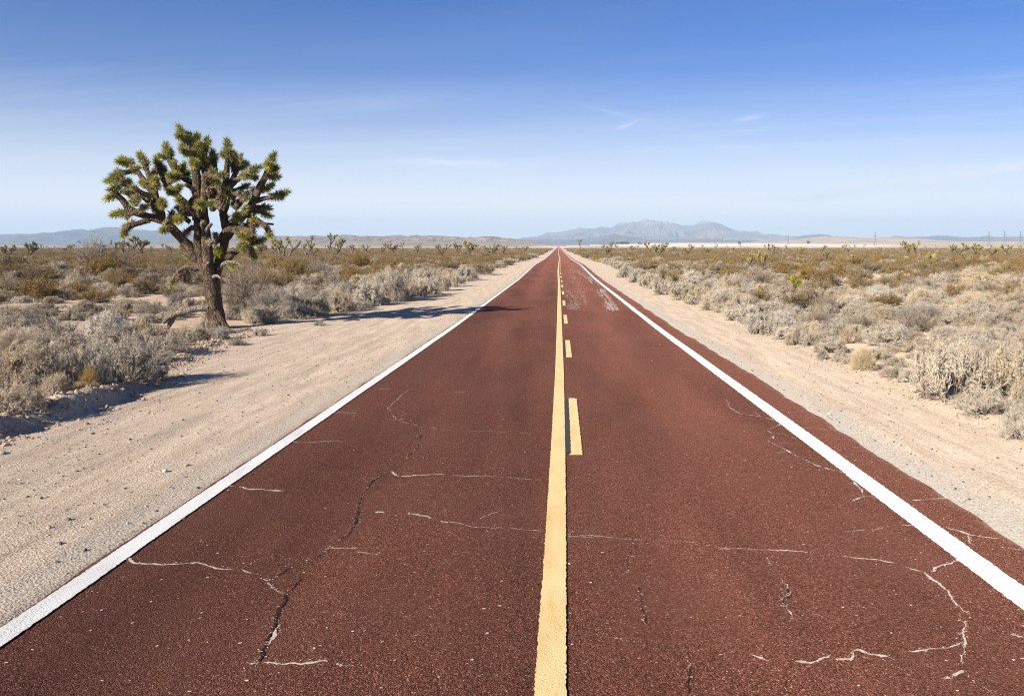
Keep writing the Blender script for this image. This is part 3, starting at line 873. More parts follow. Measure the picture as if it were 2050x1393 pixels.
    if kind in ('pale', 'grey', 'cream'):
        Vt = np.concatenate(tw.V); Vs = np.concatenate(st.V)
        A = np.percentile(np.hypot(Vt[:, 0], Vt[:, 1]), 88); B = np.percentile(Vt[:, 2], 92)
        for mbx, V in ((tw, Vt), (st, Vs)):
            az_ = np.arctan2(V[:, 1], V[:, 0])
            rho = np.sqrt((V[:, 0] ** 2 + V[:, 1] ** 2) / A ** 2 + (V[:, 2] / B) ** 2)
            lim = .90 + .50 * fbm(np.cos(az_) * 2.3 + V[:, 2] / B * 1.6 + seed, np.sin(az_) * 2.3 + V[:, 2] / B * 1.2, seed, 2)
            f = np.where(rho > lim, (lim + .52 * (rho - lim)) / np.maximum(rho, 1e-6), 1)
            mbx.V = [V * f[:, None]]
    me = tw.mesh('twigs', [mats[kind]])
    ms = st.mesh('stems', [M_STEM if kind != 'straw' else M_STRAW])
    co = np.concatenate(tw.V)
    wid = 2 * np.percentile(np.hypot(co[:, 0], co[:, 1]), 93)
    hgt = np.percentile(co[:, 2], 98)
    return me, ms, wid, hgt


SHRUB = {}
for k_, n_ in (('pale', 4), ('grey', 4), ('cream', 3), ('olive', 4), ('twig', 2), ('straw', 2)):
    SHRUB[k_] = [shrub_meshes(k_, 40 + 13 * i + len(k_) * 101) for i in range(n_)]


BIG = {k_: [shrub_meshes(k_, 900 + 17 * i + len(k_), 1) for i in range(2)] for k_ in ('pale', 'grey', 'cream')}


# rosette of spear leaves at a branch end
def rosette(mb, tip, axis, L, n, ln, wd, mi=0, r=RNG):
    t = r.random(n) ** .75
    base = tip[None] - axis[None] * (t * L)[:, None]
    u, v = perp(axis[None]); u, v = u[0], v[0]
    az = r.uniform(0, 6.283, n)
    ang = np.radians(12 + 62 * t ** .6 + 34 * t * r.random(n) + r.normal(0, 7, n))
    d = axis[None] * np.cos(ang)[:, None] + (u[None] * np.cos(az)[:, None] + v[None] * np.sin(az)[:, None]) * np.sin(ang)[:, None]
    blades(mb, base, norm(d), ln * r.uniform(.7, 1.1, n), wd * r.uniform(.8, 1.2, n), mi)


def skirt(mb, tip, axis, a0, a1, n, ln, wd, mi=0, r=RNG):
    t = r.random(n)
    base = tip[None] - axis[None] * (a0 + (a1 - a0) * t)[:, None]
    u, v = perp(axis[None]); u, v = u[0], v[0]
    az = r.uniform(0, 6.283, n)
    ang = np.radians(98 + 62 * t ** .5 + r.normal(0, 11, n))
    d = axis[None] * np.cos(ang)[:, None] + (u[None] * np.cos(az)[:, None] + v[None] * np.sin(az)[:, None]) * np.sin(ang)[:, None]
    d[:, 2] -= .25
    blades(mb, base, norm(d), ln * r.uniform(.6, 1.1, n), wd * r.uniform(.8, 1.2, n), mi)
# ------------------------------------------------------------------ the big Joshua tree (branches traced in a photo crop)
def crop(cx, cy):
    return 180 + cx / 3.027, 230 + cy / 3.027


HERO_X, HERO_D = unproj(*crop(775, 1296))
HERO_Z = float(ground_h(HERO_X, HERO_D))

# (polyline in crop pixels, start radius, end radius in m, depth swing in m, leaf head size or 0, colour)
BR = [
    ([(758, 1318), (748, 1215), (738, 1090), (716, 985), (682, 900), (660, 820), (655, 730), (652, 640)], .21, .125, .0, 0, ''),
    ([(782, 1318), (772, 1200), (766, 1080), (764, 1000), (776, 930), (795, 850), (815, 770), (832, 700)], .185, .115, .15, 0, ''),
    ([(745, 1100), (728, 1000), (715, 900), (706, 800), (700, 700), (692, 610), (690, 540)], .22, .12, -.35, 0, ''),
    ([(762, 1200), (800, 1262), (850, 1312)], .20, .07, -.25, 0, ''), ([(742, 1190), (716, 1245), (700, 1300)], .19, .08, .2, 0, ''), ([(760, 1220), (770, 1270), (792, 1322)], .20, .09, -.45, 0, ''),
    ([(648, 870), (560, 752), (490, 680), (440, 642), (380, 622), (310, 603), (240, 570), (195, 515), (155, 485), (112, 505)], .155, .075, -.9, 1, 'g'),
    ([(440, 642), (420, 575), (345, 512), (270, 455), (205, 410), (148, 378)], .12, .075, -.5, 1, 'g'),
    ([(205, 410), (165, 435), (132, 452)], .08, .07, -.35, 1, 'g'), ([(200, 405), (182, 375), (168, 346)], .08, .07, .25, 1, 'g'), ([(165, 390), (130, 398), (112, 398)], .07, .06, .1, .9, 'g'),
    ([(235, 430), (225, 420), (232, 405)], .07, .06, .3, .8, 'g'),
    ([(305, 603), (230, 590), (148, 603)], .075, .06, .2, 1, 'g'), ([(235, 592), (228, 604), (226, 614)], .05, .05, -.1, .6, 'g'),
    ([(362, 635), (290, 660), (225, 690), (204, 728)], .085, .07, -.5, 1, 't'), ([(250, 680), (225, 672), (212, 690)], .06, .06, .3, .8, 't'),
    ([(275, 458), (268, 500), (270, 532)], .08, .07, -.7, 1, 'y'), ([(300, 480), (285, 500), (278, 515)], .07, .06, -.4, .8, 'y'),
    ([(430, 585), (400, 500), (350, 430), (300, 360), (252, 312), (200, 268)], .105, .07, .5, 1, 'g'), ([(255, 315), (243, 298), (238, 284)], .07, .06, .4, .9, 'g'), ([(225, 290), (190, 290), (178, 285)], .06, .05, -.2, .7, 'g'),
    ([(405, 505), (366, 390), (332, 305), (303, 238)], .09, .06, .7, .9, 'g'), ([(335, 310), (345, 295), (340, 285)], .06, .05, .2, .7, 'g'),
    ([(385, 440), (392, 430), (400, 432)], .09, .08, -.8, 1.05, 'y'), ([(400, 420), (395, 400), (392, 390)], .09, .08, -.5, .9, 'y'),
    ([(610, 570), (528, 490), (452, 402), (425, 325), (404, 270)], .115, .07, 1.0, 1, 'g'), ([(440, 370), (448, 345), (440, 320)], .07, .06, .5, .8, 'g'), ([(430, 330), (400, 340), (388, 360)], .07, .06, .3, .8, 'g'),
    ([(615, 412), (545, 366), (500, 312), (477, 255), (462, 188)], .105, .065, .5, 1, 'g'), ([(480, 262), (452, 262), (438, 250)], .06, .06, -.1, .8, 'g'), ([(480, 250), (488, 235), (486, 222)], .06, .06, -.2, .8, 'g'),
    ([(560, 380), (510, 372), (484, 370)], .08, .07, -.7, .9, 'y'), ([(570, 388), (590, 365), (592, 350)], .07, .06, .4, .8, 'y'),
    ([(655, 640), (655, 520), (648, 410), (640, 320), (620, 225), (582, 150), (546, 88)], .17, .08, -.3, 1.15, 'g'),
    ([(628, 245), (592, 232), (566, 218)], .08, .08, -.45, 1.05, 'y'), ([(622, 220), (642, 175), (648, 132)], .08, .07, .3, 1, 'g'), ([(640, 325), (634, 305), (630, 285)], .1, .09, -.8, 1.1, 'y'), ([(598, 175), (602, 145), (600, 125)], .08, .07, .25, 1, 'g'), ([(625, 230), (655, 200), (665, 180)], .08, .07, -.2, 1, 'g'), ([(570, 130), (555, 125), (540, 130)], .07, .06, -.3, .9, 'g'),
    ([(640, 330), (655, 280), (660, 255)], .08, .08, .2, 1, 'g'), ([(600, 190), (575, 185), (560, 190)], .08, .07, .4, .9, 'g'),
    ([(692, 560), (696, 430), (696, 330), (696, 235), (710, 158)], .125, .07, .5, 1, 'g'), ([(696, 305), (684, 260), (680, 238)], .08, .07, -.2, .9, 'g'), ([(697, 350), (712, 300), (715, 285)], .07, .07, .4, .9, 'g'),
    ([(772, 480), (766, 385), (756, 305), (745, 230)], .09, .06, .7, .95, 'g'), ([(738, 500), (746, 425), (740, 352)], .10, .08, -.6, 1, 'y'), ([(760, 330), (748, 290), (742, 265)], .06, .06, .4, .8, 'g'),
    ([(830, 710), (812, 630), (806, 505), (825, 405), (830, 322), (836, 242), (832, 168)], .135, .07, -.2, 1, 'g'), ([(832, 285), (842, 250), (846, 222)], .08, .08, -.5, 1.1, 'y'), ([(835, 245), (818, 240), (808, 240)], .08, .07, -.35, .9, 'y'), ([(836, 230), (860, 240), (870, 232)], .07, .06, .3, .8, 'g'),
    ([(822, 500), (856, 412), (890, 332), (906, 262)], .10, .07, .8, 1, 'g'), ([(890, 335), (925, 312), (944, 298)], .07, .07, .6, 1, 'g'), ([(880, 350), (868, 300), (872, 275)], .07, .07, .4, 1, 'g'), ([(900, 300), (890, 290), (884, 320)], .07, .07, .1, .9, 'g'),
    ([(818, 525), (852, 432), (910, 382), (962, 356), (1018, 323)], .10, .065, -.4, 1, 'g'), ([(912, 382), (935, 370), (948, 362)], .08, .07, -.6, 1, 'y'), ([(962, 356), (985, 370), (1000, 380)], .06, .05, .5, .8, 'g'),
    ([(825, 740), (882, 652), (952, 585), (997, 510), (1032, 430), (1072, 360), (1092, 302), (1108, 252)], .15, .085, -.3, 1.05, 'g'), ([(1082, 345), (1108, 330), (1128, 322)], .08, .07, -.2, .9, 'g'), ([(1068, 368), (1105, 375), (1132, 372)], .08, .07, .5, 1.05, 'g'), ([(1085, 325), (1082, 312), (1082, 300)], .08, .07, -.5, 1, 'y'),
    ([(985, 532), (1052, 510), (1130, 494), (1190, 470)], .075, .05, .3, .9, 'g'), ([(1130, 494), (1145, 500), (1150, 502)], .05, .05, .1, .7, 'g'),
    ([(972, 562), (1030, 560), (1082, 565)], .08, .05, .5, .75, 'g'), ([(1000, 572), (1045, 592), (1084, 610)], .07, .05, .2, .75, 'g'), ([(1012, 475), (1060, 450), (1096, 428)], .07, .05, .2, .75, 'g'), ([(1040, 455), (1070, 448), (1078, 446)], .06, .05, 0, .7, 'g'),
    ([(930, 600), (982, 622), (1036, 656), (1082, 700), (1093, 732)], .10, .075, -.8, .95, 't'), ([(950, 640), (1040, 656), (1112, 664)], .055, .03, .4, 0, ''),
    ([(812, 892), (880, 832), (950, 790), (1000, 776), (1046, 760)], .115, .06, .2, .85, 'g'), ([(950, 790), (982, 822), (993, 862)], .06, .055, .3, .8, 'g'), ([(890, 825), (915, 800), (928, 785)], .08, .07, -.4, 1, 'y'), ([(930, 800), (948, 775), (948, 755)], .07, .07, -.2, 1, 'y'), ([(950, 790), (975, 760), (985, 745)], .06, .06, .2, .8, 'y'),
    ([(760, 950), (802, 910), (850, 892), (900, 900), (936, 923)], .085, .03, -.5, 0, 'w'), ([(850, 892), (858, 904), (862, 918)], .05, .05, -.3, .65, 'y'),
    ([(655, 930), (592, 934), (545, 942)], .085, .05, -.5, 0, 'w'), ([(560, 940), (545, 975), (530, 1000)], .05, .05, -.1, .85, 'd'), ([(548, 945), (515, 990), (495, 1028)], .05, .05, -.2, .85, 't'), ([(590, 935), (606, 975), (606, 1012)], .05, .05, 0, .85, 'd'), ([(575, 940), (570, 985), (578, 1015)], .05, .05, .3, .8, 'd'),
    ([(690, 620), (602, 570), (540, 512)], .10, .07, -.6, .9, 'y'), ([(602, 650), (545, 610), (512, 642)], .08, .07, -.6, 1, 't'), ([(560, 610), (545, 620), (535, 640)], .07, .07, -.7, .9, 'y'), ([(495, 680), (462, 690), (440, 702)], .06, .05, -.4, .75, 'y'), ([(490, 640), (470, 640), (462, 655)], .07, .07, -.3, .9, 'd'),
    ([(665, 610), (668, 565), (665, 532)], .10, .09, -.9, 1.1, 'y'), ([(802, 610), (830, 540), (834, 462)], .10, .08, -.6, 1, 'y'), ([(882, 560), (932, 505), (956, 482)], .10, .08, -.7, 1.05, 'y'), ([(862, 690), (882, 645), (892, 606)], .10, .08, -.7, 1.05, 'y'),
    ([(742, 570), (770, 552), (790, 552)], .09, .08, -.7, .95, 'd'), ([(862, 500), (892, 478), (912, 462)], .09, .08, -.5, .9, 'd'), ([(805, 750), (850, 692), (912, 690), (985, 712)], .12, .09, -1.0, .95, 't'), ([(880, 700), (910, 720), (930, 738)], .09, .08, -.8, .95, 'y'),
    ([(430, 590), (436, 555), (436, 528)], .09, .08, -.7, 1.05, 'y'), ([(345, 512), (355, 500), (362, 488)], .08, .07, -.4, .85, 't'), ([(510, 480), (500, 470), (484, 458)], .08, .07, -.5, .9, 'y'), ([(455, 405), (470, 430), (480, 450)], .08, .07, .4, .9, 'g'),
    ([(625, 680), (598, 700), (576, 722)], .07, .06, .2, .75, 't'), ([(645, 862), (605, 856), (584, 862)], .06, .05, .6, .8, 'y'), ([(735, 500), (728, 470), (724, 446)], .09, .08, -.4, .9, 'd'), ([(790, 860), (786, 845), (782, 825)], .07, .06, -.4, .8, 'g'), ([(705, 800), (722, 770), (738, 770)], .07, .06, -.5, .75, 'd'), ([(780, 770), (765, 745), (760, 720)], .07, .06, -.3, .75, 'd'),
    ([(692, 700), (680, 665), (690, 645)], .07, .05, -.5, 0, 'w'), ([(700, 720), (720, 680), (735, 665)], .07, .05, -.5, 0, 'w'), ([(800, 830), (830, 845), (850, 850)], .06, .06, -.3, .8, 'd'), ([(720, 940), (710, 905), (722, 895)], .06, .04, -.4, 0, 'w'), ([(735, 990), (770, 975), (795, 990)], .06, .03, -.4, 0, 'w'),
    ([(950, 600), (930, 625), (905, 660)], .05, .04, -.6, 0, 'w'), ([(890, 560), (880, 545), (885, 530)], .07, .07, .4, .9, 'g'), ([(960, 545), (985, 560), (1000, 585)], .06, .06, .6, .8, 'g'), ([(560, 545), (575, 555), (590, 600)], .06, .06, .6, .6, 'g'), ([(620, 600), (632, 560), (600, 535)], .07, .07, .5, .8, 'd'),
    ([(780, 520), (790, 470), (770, 400)], .09, .07, .5, .9, 'g'), ([(720, 420), (700, 390), (705, 360)], .08, .07, -.4, .9, 'd'), ([(650, 470), (610, 440), (575, 425)], .08, .05, -.4, 0, 'w'),
]


def build_hero():
    root = tag(link('joshua_tree', None, None, (HERO_X, HERO_D, HERO_Z)),
               'huge many headed Joshua tree with thick trunk standing beside the left sand shoulder', 'tree', 'Joshua trees of the desert plain')
    root.empty_display_size = .3
    r = np.random.default_rng(77)
    tr = MB()
    samples = np.zeros((0, 3)); heads = []
    O = np.array([HERO_X, HERO_D, HERO_Z])
    for i, (pl, r0, r1, dz, hs, colr) in enumerate(BR):
        pl = np.array(pl, float)
        if i < 3 or len(samples) == 0:
            z0 = 0.
        else:
            k = np.argmin(np.hypot(samples[:, 0] - pl[0, 0], samples[:, 1] - pl[0, 1]))
            z0 = samples[k, 2]
        s = np.concatenate([[0], np.cumsum(np.hypot(*np.diff(pl, axis=0).T))]); s = s / s[-1]
        dep = z0 + dz * s ** 1.3
        if i == 1: dep = .10 + dz * s
        if i == 0: dep = dep - .05
        px = 180 + pl[:, 0] / 3.027; py = 230 + pl[:, 1] / 3.027
        Y = HERO_D + dep
        P = np.stack([(px - VX) / F * Y, Y, CAMZ - (py - VY) / F * Y], 1) - O
        if i > 5: r0, r1 = r0 * 1.06, r1 * 1.04
        C = tube(tr, P, r0, r1, 10 if r0 > .14 else 8, .16 if r0 > .14 else .22, 1 if colr == 'w' else 0, .07, 500 + i, .10 if i < 2 else 0)
        tt = np.linspace(0, 1, 14)
        samples = np.concatenate([samples, np.stack([np.interp(tt, s, pl[:, 0]), np.interp(tt, s, pl[:, 1]), np.interp(tt, s, dep)], 1)])
        if hs:
            q = max(0, len(C) - 5)
            heads.append((C[-1], norm((C[-1] - C[q])[None])[0], hs, colr, r1, C))
    n_traced = len(heads)
    # more short limbs filling the middle and the far side of the crown
    hull = [(150, 380), (250, 300), (460, 230), (580, 140), (700, 190), (850, 220), (1000, 330), (1090, 330), (1060, 560), (990, 700), (880, 700), (700, 600), (560, 640), (420, 600), (250, 520)]
    tips = [(180 * 0 + b[0][-1][0], b[0][-1][1]) for b in BR if b[4]]

    def inside(x, y):
        c = False
        for (x1, y1), (x2, y2) in zip(hull, hull[1:] + hull[:1]):
            if (y1 > y) != (y2 > y) and x < (x2 - x1) * (y - y1) / (y2 - y1) + x1: c = not c
        return c
    tries = 0
    while len(heads) < n_traced + 24 and tries < 6000:
        tries += 1
        x, y = r.uniform(130, 1110), r.uniform(120, 720)
        if not inside(x, y) or min(math.hypot(x - a, y - b) for a, b in tips) < 46: continue
        dsam = np.hypot(samples[:, 0] - x, samples[:, 1] - y)
        ok = np.where((dsam > 35) & (dsam < 130) & (samples[:, 1] > y - 25))[0]
        if not len(ok): continue
        k = int(r.choice(ok)); sx, sy, sz = samples[k]
        e = sz + r.uniform(.1, 1.0) * (1 if r.random() < .6 else -.7)
        pl = np.array([(sx, sy), ((sx + x) / 2 + r.normal(0, 8), (sy + y) / 2 + 12), (x, y)]); dep = np.array([sz, (sz + e) / 2, e])
        px = 180 + pl[:, 0] / 3.027; py = 230 + pl[:, 1] / 3.027; Y = HERO_D + dep
        P = np.stack([(px - VX) / F * Y, Y, CAMZ - (py - VY) / F * Y], 1) - O
        C = tube(tr, P, .085, .07, 8, .22, 0, .08, 3000 + tries)
        heads.append((C[-1], norm((C[-1] - C[max(0, len(C) - 5)])[None])[0], r.uniform(.55, .8), str(r.choice(['g', 'y', 'y', 't'])), .07, C)); tips.append((x, y))
    link('trunk', tr.mesh('trunk', [M_BARK, M_BARKPALE], smooth=True), root)
    # dead leaves still clinging to the upper limbs
    sk = MB()
    for tip, ax, hs, c, r1, C in heads:
        m = len(C)
        for q in range(max(1, m - 22), m - 3):
            d = norm((C[q] - C[q - 1])[None])[0]
            skirt(sk, C[q], d, 0, .07, 9, .17, .022, 0, r)
    link('dead_leaf_thatch', sk.mesh('dead_leaf_thatch', [M_DEADLEAF]), root)
    n_heads = 0; rest = MB()
    for tip, ax, hs, c, r1, C in sorted(heads, key=lambda t: t[0][1]):     # nearest to the road camera first
        h = MB() if n_heads < 98 else rest
        Lh = .34 * hs
        if c in 'gy':
            rosette(h, tip + ax * .05, ax, Lh * 1.1, int(270 * hs), .24 * hs ** .5, .022, 0 if c == 'g' else 1, r)
            skirt(h, tip, ax, Lh * .8, Lh * 1.5, 40, .19, .024, 2, r)
        elif c == 't':
            rosette(h, tip + ax * .04, ax, Lh * .6, int(90 * hs), .21, .026, 1, r)
            skirt(h, tip, ax, Lh * .2, Lh * 1.6, 130, .2, .025, 2, r)
        else:
            skirt(h, tip + ax * .06, ax, 0, Lh * 1.5, 170, .2, .026, 2, r)
        n_heads += 1
        if n_heads > 98: continue
        o = link('leaf_rosette', h.mesh('leaf_rosette', [M_SPEAR, M_YSPEAR_DULL, M_DEADLEAF]), root)
        if c == 'd': o['label'] = 'dry brown dead leaf head'
    if rest.n: tag(link('leaf_rosette', rest.mesh('leaf_rosette', [M_SPEAR, M_YSPEAR_DULL, M_DEADLEAF]), root), 'leaf heads on the far side of the crown', kind='stuff')
    return root, n_heads


M_YSPEAR_DULL = mat_leaf('sunny_spear_leaves', [(.19, .19, .045), (.35, .33, .09), (.52, .47, .18)], .08, 3, trans=.25)
HERO, NH = build_hero()


# fallen limb lying at the foot of the tree
def build_log():
    q = [crop(722, 1172), crop(690, 1170), crop(640, 1172), crop(580, 1188), crop(520, 1208), crop(470, 1220), crop(400, 1226), crop(330, 1230), crop(250, 1232), crop(185, 1228), crop(90, 1212)]
    mb = MB()
    P = []
    for i, (a, b) in enumerate(q):
        d = HERO_D - .15 - .02 * i
        z = CAMZ - (b - VY) / F * d
        P.append(((a - VX) / F * d, d, z))
    P = np.array(P)
    g = ground_h(P[:, 0], P[:, 1])
    lift = np.maximum(P[:, 2], g + .06)
    P[:, 2] = np.where(np.arange(len(P)) < 5, lift, g + .07)
    o = P[5].copy(); o[2] = float(ground_h(o[0], o[1]))
    tube(mb, P - o, .115, .03, 9, .16, 0, .08, 900)
    tube(mb, np.array([P[4], P[4] + (-.18, -.1, -.1), P[4] + (-.3, -.2, -.26)]) - o, .1, .05, 8, .2, 0, .08, 901)
    t = link('fallen_branch', mb.mesh('fallen_branch', [M_BARKPALE], smooth=True), None, tuple(o))
    tag(t, 'pale weathered branch lying on the sand left of the big Joshua tree trunk', 'branch')


def litter(px, py, L, ang, seed, label):
    x, y = unproj(px, py); z = float(ground_h(x, y)); rr = np.random.default_rng(seed)
    mb = MB(); d = np.array([math.cos(ang), math.sin(ang), 0])
    P = np.array([d * L * (t - .5) + np.array([0, 0, .04 + .05 * math.sin(t * 5)]) + rr.normal(0, .02, 3) for t in np.linspace(0, 1, 5)])
    tube(mb, P, .05, .02, 7, .2, 0, .06, seed)
    for k in (1, 2, 3):
        q = norm((d * .5 + rr.normal(0, .6, 3) * np.array([1, 1, .3]) + np.array([0, 0, .25]))[None])[0]
        tube(mb, np.array([P[k], P[k] + q * L * .16, P[k] + q * L * .3 + np.array([0, 0, -.03])]), .025, .008, 5, .2, 0, .06, seed + k)
    tag(link('fallen_branch', mb.mesh('fallen_branch', [M_BARKPALE], smooth=True), None, (x, y, z)), label, 'branch')


build_log()
litter(500, 664, .9, .3, 21, 'small broken branch on the sand right of the big Joshua tree foot')
litter(372, 668, .8, -.4, 22, 'short grey broken branch in front of the long fallen one')
litter(300, 646, 1.1, .5, 23, 'forked dead branch lying beyond the front shrubs near the long fallen one')
# ------------------------------------------------------------------ small Joshua trees out on the plain
def small_joshua(seed, n_lim, height, style):
    """-> trunk mesh, crown mesh; about HEIGHT m tall"""
    r = np.random.default_rng(seed)
    tr, cr = MB(), MB()
    ends = []

    def limb(P, D, L, rad, lvl):
        bend = norm((D + .35 * r.normal(size=3) + np.array([0, 0, .25]))[None])[0]
        Q = P + D * L * .5; E = Q + bend * L * .5
        tube(tr, np.array([P, Q, E]), rad, rad * .72, 6, .2, 0, .2, int(r.integers(1e6)))
        if lvl >= n_lim or (lvl > 1 and r.random() < (.12 if style == 'full' else .28)):
            ends.append((E, bend, rad * .7)); return
        k = (3 if style == 'full' else 2) if r.random() < .62 else (2 if style == 'full' else 3)
        a0 = r.uniform(0, 6.28)
        for i in range(k):
            a = a0 + i * 6.28 / k + r.normal(0, .3)
            sp = r.uniform(.45, .95)
            d = norm((bend * .8 + sp * np.array([math.cos(a), math.sin(a), .35]))[None])[0]
            limb(E - bend * .03, d, L * r.uniform(.55, .9), rad * .74, lvl + 1)
    base = height / (1.9 + .5 * n_lim)
    if style == 'vee':
        for a in (0.3, 2.9, 4.6):
            limb(np.array([0, 0, -.1]), norm(np.array([[math.cos(a) * .6, math.sin(a) * .6, .8]]))[0], base * 1.3, .15, 1)
    else:
        limb(np.array([0, 0, -.1]), norm(np.array([[r.normal(0, .1), r.normal(0, .1), 1.]]))[0], base * 1.5, .19, 0)
    for E, d, rad in ends:
        if style == 'dead':
            skirt(cr, E, d, -.05, .4, 60, .2, .04, 1, r)
            if r.random() < .3: rosette(cr, E, d, .25, 40, .22, .05, 0, r)
            continue
        rosette(cr, E + d * .06, d, .56, 120, .37, .06, 0, r)
        skirt(cr, E, d, .3, .8, 36, .2, .045, 1, r)
    return tr.mesh('trunk', [M_BARKPALE if style in ('dead', 'vee') else M_BARK], smooth=True), cr.mesh('crown', [M_YSPEAR if style == 'young' else M_PSPEAR, M_DEADLEAF]), \
        max(e[0][2] for e in ends) + .25, 2 * max(np.hypot(e[0][0], e[0][1]) for e in ends) + .5


JT = {'full': [small_joshua(60 + i, 3, 4.2, 'full') for i in range(5)], 'vee': [small_joshua(71 + i, 2, 3.6, 'vee') for i in range(2)],
      'dead': [small_joshua(83 + i, 3, 3.4, 'dead') for i in range(2)], 'young': [small_joshua(95, 1, 1.8, 'young'), small_joshua(97, 2, 3., 'young')],
      'thin': [small_joshua(104 + i, 2, 3.6, 'thin') for i in range(3)]}
THINGS = []     # every plant placed: (object, kind, px, py_base, x, y, width, height)
G_JT = 'Joshua trees of the desert plain'


def put_joshua(px, by, top, width, style, label, var=0, rz=0):
    x, y = unproj(px, by)
    tr, cr, h0, w0 = JT[style][var % len(JT[style])]
    h = (by - top) * y / F; w = width * y / F
    o = link('joshua_tree', None, None, (x, y, float(ground_h(x, y)) - .04), rz, (w / w0, w / w0, h / h0))
    o.empty_display_size = .3
    link('trunk', tr, o); link('crown', cr, o)
    tag(o, label, 'tree', G_JT)
    THINGS.append((o, 'joshua', px, by, x, y, w, h))
    return o


NAMED_JT = [
    (570, 522, 472, 70, 'vee', 'wide V shaped Joshua tree with long bare arms right behind the big tree', 0, .2),
    (622, 509, 470, 34, 'thin', 'slim Joshua tree with raised arms, first of the pair right of the big tree', 0, .4),
    (660, 507, 466, 42, 'thin', 'slim Joshua tree with raised arms, second of the pair right of the big tree', 1, 1.2),
    (247, 513, 481, 50, 'vee', 'dark spreading Joshua tree seen below the left arms of the big tree', 1, 2.2),
    (268, 522, 492, 26, 'dead', 'dead leaning Joshua tree just left of the big tree trunk', 0, .6),
    (68, 518, 484, 26, 'dead', 'tall bare Joshua tree standing at far left above the brush', 1, 1.1),
    (44, 520, 502, 22, 'dead', 'short brown Joshua tree beside the tall bare one at far left', 0, 3.),
    (10, 520, 503, 18, 'dead', 'stumpy dark Joshua tree at the left border of the view', 1, 2.),
    (26, 520, 503, 18, 'dead', 'stumpy dark Joshua tree, second from the left border of the view', 0, 4.),
    (145, 504, 489, 30, 'full', 'low broad Joshua tree in the brush under the pale humps of the mesa', 2, 1.),
    (326, 500, 488, 20, 'full', 'small Joshua tree near the white sheds seen through the big tree', 1, .3),
    (725, 508, 489, 22, 'dead', 'thin grey Joshua tree alone in the brush right of the slim pair', 1, 5.),
    (835, 513, 488, 28, 'thin', 'grey twin stemmed Joshua tree halfway between the slim pair and the road', 2, .9),
    (880, 518, 488, 14, 'thin', 'narrow upright dead looking Joshua tree between two bushy ones', 0, 2.3),
    (919, 518, 484, 26, 'full', 'bright green headed Joshua tree, tallest one just left of the road', 3, .4),
    (960, 503, 488, 20, 'full', 'Joshua tree with a flat crown left of the road behind the brush', 0, 3.1),
    (980, 507, 490, 16, 'dead', 'withered little Joshua tree nearest the left verge of the road', 0, 1.7),
    (1163, 500, 479, 27, 'full', 'dark green bushy Joshua tree standing close to the right verge', 4, .7),
    (1224, 505, 482, 18, 'full', 'upright Joshua tree in olive brush, second one right of the road', 3, 2.1),
    (1207, 492, 481, 8, 'young', 'tiny dark conical Joshua tree between the two nearest the right verge', 0, 1.),
    (1262, 505, 491, 22, 'full', 'pale broad Joshua tree right of the upright one in olive brush', 1, .1),
    (1317, 503, 488, 22, 'full', 'dark headed Joshua tree below the snow streaked mountain summit', 2, 4.4),
    (1345, 505, 493, 16, 'full', 'small round Joshua tree between the dark headed one and a low clump', 0, .2),
    (1374, 511, 496, 30, 'full', 'low clumpy Joshua tree with many pale heads under the mountain saddle', 4, 2.9),
    (1415, 514, 495, 28, 'full', 'broad pale headed Joshua tree right of the low clumpy one', 3, 5.2),
    (1466, 506, 494, 10, 'full', 'small dark Joshua tree between the broad pale one and the big pair', 1, 1.),
    (1495, 541, 499, 46, 'full', 'bushy many headed Joshua tree, shorter half of the big pair right of the road', 0, .5),
    (1526, 556, 497, 38, 'full', 'leaning Joshua tree with bare bent trunk, taller half of the big pair', 2, 3.6),
    (1585, 602, 553, 42, 'young', 'small bright yellow green young Joshua tree among pale shrubs', 0, .3),
    (1575, 518, 497, 16, 'thin', 'thin pale Joshua tree just behind the big pair', 1, 3.),
    (1617, 537, 508, 26, 'dead', 'dark brown leaning Joshua tree amid the olive bushes', 0, 1.9),
    (1630, 526, 505, 22, 'dead', 'grey bare Joshua tree directly behind the dark brown leaning one', 1, 2.6),
    (1655, 530, 502, 26, 'young', 'Joshua tree with yellow green heads on two pale stems', 1, .8),
    (1714, 527, 506, 24, 'full', 'pale branching Joshua tree between the yellow green one and the tall thick one', 1, 4.),
    (1772, 517, 503, 20, 'full', 'small green Joshua tree in front of the far olive brush strip', 2, .2),
    (1796, 514, 500, 18, 'thin', 'slender Joshua tree next to the small green one by the olive strip', 2, 1.),
    (1866, 541, 503, 40, 'vee', 'stout green centred Joshua tree with pale splayed side arms', 0, 4.2),
    (1845, 532, 509, 24, 'dead', 'grey spiky Joshua tree touching the left of the stout splayed one', 1, .9),
    (1937, 535, 502, 36, 'full', 'tall rounded Joshua tree, first of three green ones near the right border', 4, 1.4),
    (1962, 517, 501, 26, 'full', 'compact green Joshua tree, second of three near the right border', 0, 2.8),
    (1997, 512, 501, 20, 'full', 'small Joshua tree, third of three green ones near the right border', 3, .6),
    (2030, 513, 500, 24, 'full', 'last small Joshua tree by the right border of the view', 1, 5.5),
    (1986, 530, 518, 20, 'dead', 'low dead branching Joshua tree below the three green ones', 0, .4),
    (2020, 528, 517, 18, 'dead', 'low dead branching Joshua tree in the corner by the right border', 1, 3.4),
]
for a in NAMED_JT:
    put_joshua(*a)

